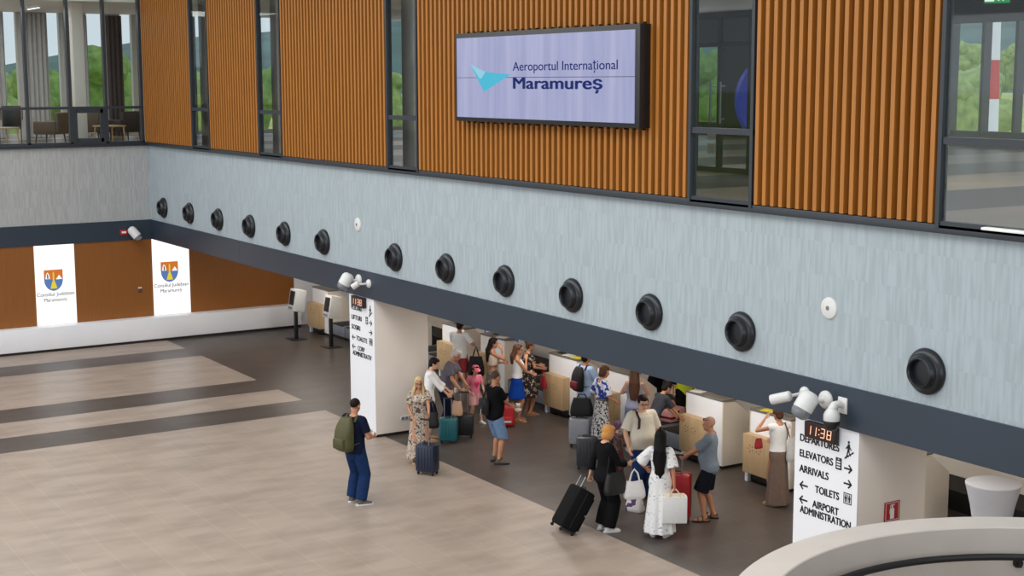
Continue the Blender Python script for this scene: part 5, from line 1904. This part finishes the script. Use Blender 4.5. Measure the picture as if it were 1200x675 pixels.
# man with glasses
P_ = Person(19.50, 1.84, 158, 1.80, 'person with glasses in pale t-shirt and jeans facing the camera, backpack strap on the shoulder', skin='light', belly=.10,
            hands={'R': (.28, .10, .92), 'L': (-.26, .16, .94)}, head=(-8, 14), build=1.1)
P_.shirt(C_('pale_sage_cotton', (220, 213, 196), .04), hem=.86, sleeve=.85, sflare=.025)
P_.trousers(jeans, end=.09, loose=.03)
P_.shoes(black_shoe)
P_.hair(HAIRM['dark'], 'short')
P_.glasses(MT['black'])
backpack(P_, 'dark backpack with brown straps on the person with glasses', C_('black_nylon', (20, 20, 23)), C_('brown_webbing', (70, 50, 44), .08), w=.32, d=.17, h=.46, z=.98, back=-.15, straps=(1,))
t = soft_bag((20.02, 1.32, 0), .4, (.34, .18, .24), Mpat('white_purple_print', [(0, (86, 64, 108)), (.42, (222, 216, 212))], 6), 'white and purple carrier bag on the floor behind the long haired woman', name='carrier_bag', pocket=False)

# long-haired woman in the white dress
Q_ = Person(21.28, .84, 14, 1.70, 'person with very long black hair in a long white dress, seen from behind', fem=True, skin='tan',
            hands={'R': (.24, -.10, .87), 'L': (-.26, .22, 1.04)}, poles={'L': (-.8, -.5, -.4)}, curl={'R': 1.4, 'L': 1.0})
pat_q = Mpat('white_sprig_print', [(0, (196, 198, 204)), (.34, (232, 232, 232)), (.68, (158, 160, 172))], 16, detail=1)
Q_.skirt(pat_q, 1.04, .08, (.15, .11), (.25, .23), folds=9, amp=.018, name='dress', bodice=True, sleeve=.95, neck=1.42, sflare=.05)
Q_.shoes(white_shoe)
Q_.hair(HAIRM['black'], 'wavy', .54, .078, .012, 1.2)
q = Q_.at((-.42, .06, .58))
soft_bag(q, Q_.rz + .5, (.36, .17, .27), C_('white_leather', (220, 218, 216)), 'white handbag hanging from the left arm of the long haired woman', pocket=False,
         strap=[(-.09, 0, .24), (-.05, 0, .40), (.0, .02, .46), (.05, 0, .40), (.09, 0, .24)])
q = Q_.at(Q_.wrist('R', .08))
t = empty('paper_tote', (q.x, q.y, .27), Q_.rz + .25, 'large white paper tote held in the right hand of the long haired woman', 'bag')
MB().box(-.19, .19, -.07, .07, .0, .42, .006).build('body', C_('white_paper_tote', (232, 232, 230), .02), t)
hz_ = q.z - .27
for sy in (-1, 1):
    MB().tube([(-.09, sy * .065, .40), (-.07, sy * .05, .46), (-.02, sy * .012, hz_ + .01), (.02, sy * .012, hz_ + .01), (.07, sy * .05, .46), (.09, sy * .065, .40)], .008, 8).build('handle', C_('cream_cord', (214, 200, 170)), t)
MB().box(-.165, .165, -.05, .05, .40, .455, .02).build('tissue', C_('cream_tissue', (226, 214, 196), .05), t)

# man in grey with the red suitcase
R_ = Person(21.05, 2.02, 286, 1.70, 'person in grey t-shirt, black shorts and sandals with sunglasses pushed up, facing left', skin='tan', belly=.06,
            hands={'L': (-.06, .40, 1.08), 'R': (.12, .36, 1.06)}, head=(0, 6), curl={'L': .9, 'R': .9}, feet={'L': (-.12, .05, 14), 'R': (.13, -.06, -14)})
R_.shirt(grey_cloth, hem=.80, sleeve=.85, sflare=.03, flare=.02)
R_.trousers(C_('black_cotton_shorts', (22, 24, 34), .1), end=.52, loose=.04)
R_.shoes(black_shoe, sandal=True)
R_.hair(C_('shaved_head', (190, 150, 128), .05), 'crop')
R_.glasses(MT['black'], up=.075)
phone(R_.at((.0, .56, 1.11)), R_.rz + .2, 'dark tablet held by the person in the grey t-shirt', (.17, .26, .014), .30, 'tablet')
suitcase((20.82, 1.55, 0), .75, (.44, .29, .80), C_('red_shell', (158, 16, 26), .06, .45), 'large red suitcase between the long haired woman and the grey shirted person', ext=.32, ribs=False, zips=True)

# woman at the right desk
S_ = Person(21.02, 3.52, 335, 1.66, 'person in white sleeveless top and wide brown trousers at the right desk', fem=True, skin='tan',
            hands={'L': (-.16, .20, 1.52), 'R': (.14, .32, 1.08)}, poles={'L': (-.9, .2, -1)}, head=(0, 12), thumbs={'L': (0, -1, .3)})
S_.shirt(white_cloth, hem=.98, sleeve=.16, top=1.44, off=.016, name='top')
S_.skirt(C_('taupe_linen', (124, 104, 92), .08), 1.04, .03, (.15, .11), (.21, .19), folds=8, amp=.014, name='wide_trousers')
S_.shoes(tan_shoe)
S_.hair(HAIRM['brown'], 'bun')
q = S_.at((.20, -.17, .82))
soft_bag(q, S_.rz + .3, (.32, .14, .40), C_('white_grey_canvas', (204, 202, 200), .06), 'white shoulder bag on the back of the person in wide brown trousers', name='shoulder_bag', pocket=False,
         strap=[(-.06, .02, .36), (-.08, .06, .50), (-.08, .13, .63), (-.08, .24, .56), (-.06, .30, .40)], strapmat=C_('brown_strap', (96, 66, 50)))
q = S_.at((-.22, .28, .98))
soft_bag(q, S_.rz, (.16, .06, .16), C_('red_leather', (168, 30, 42)), 'small red purse in front of the person in wide brown trousers', pocket=False)

bpy.data.scenes.remove(TMP)
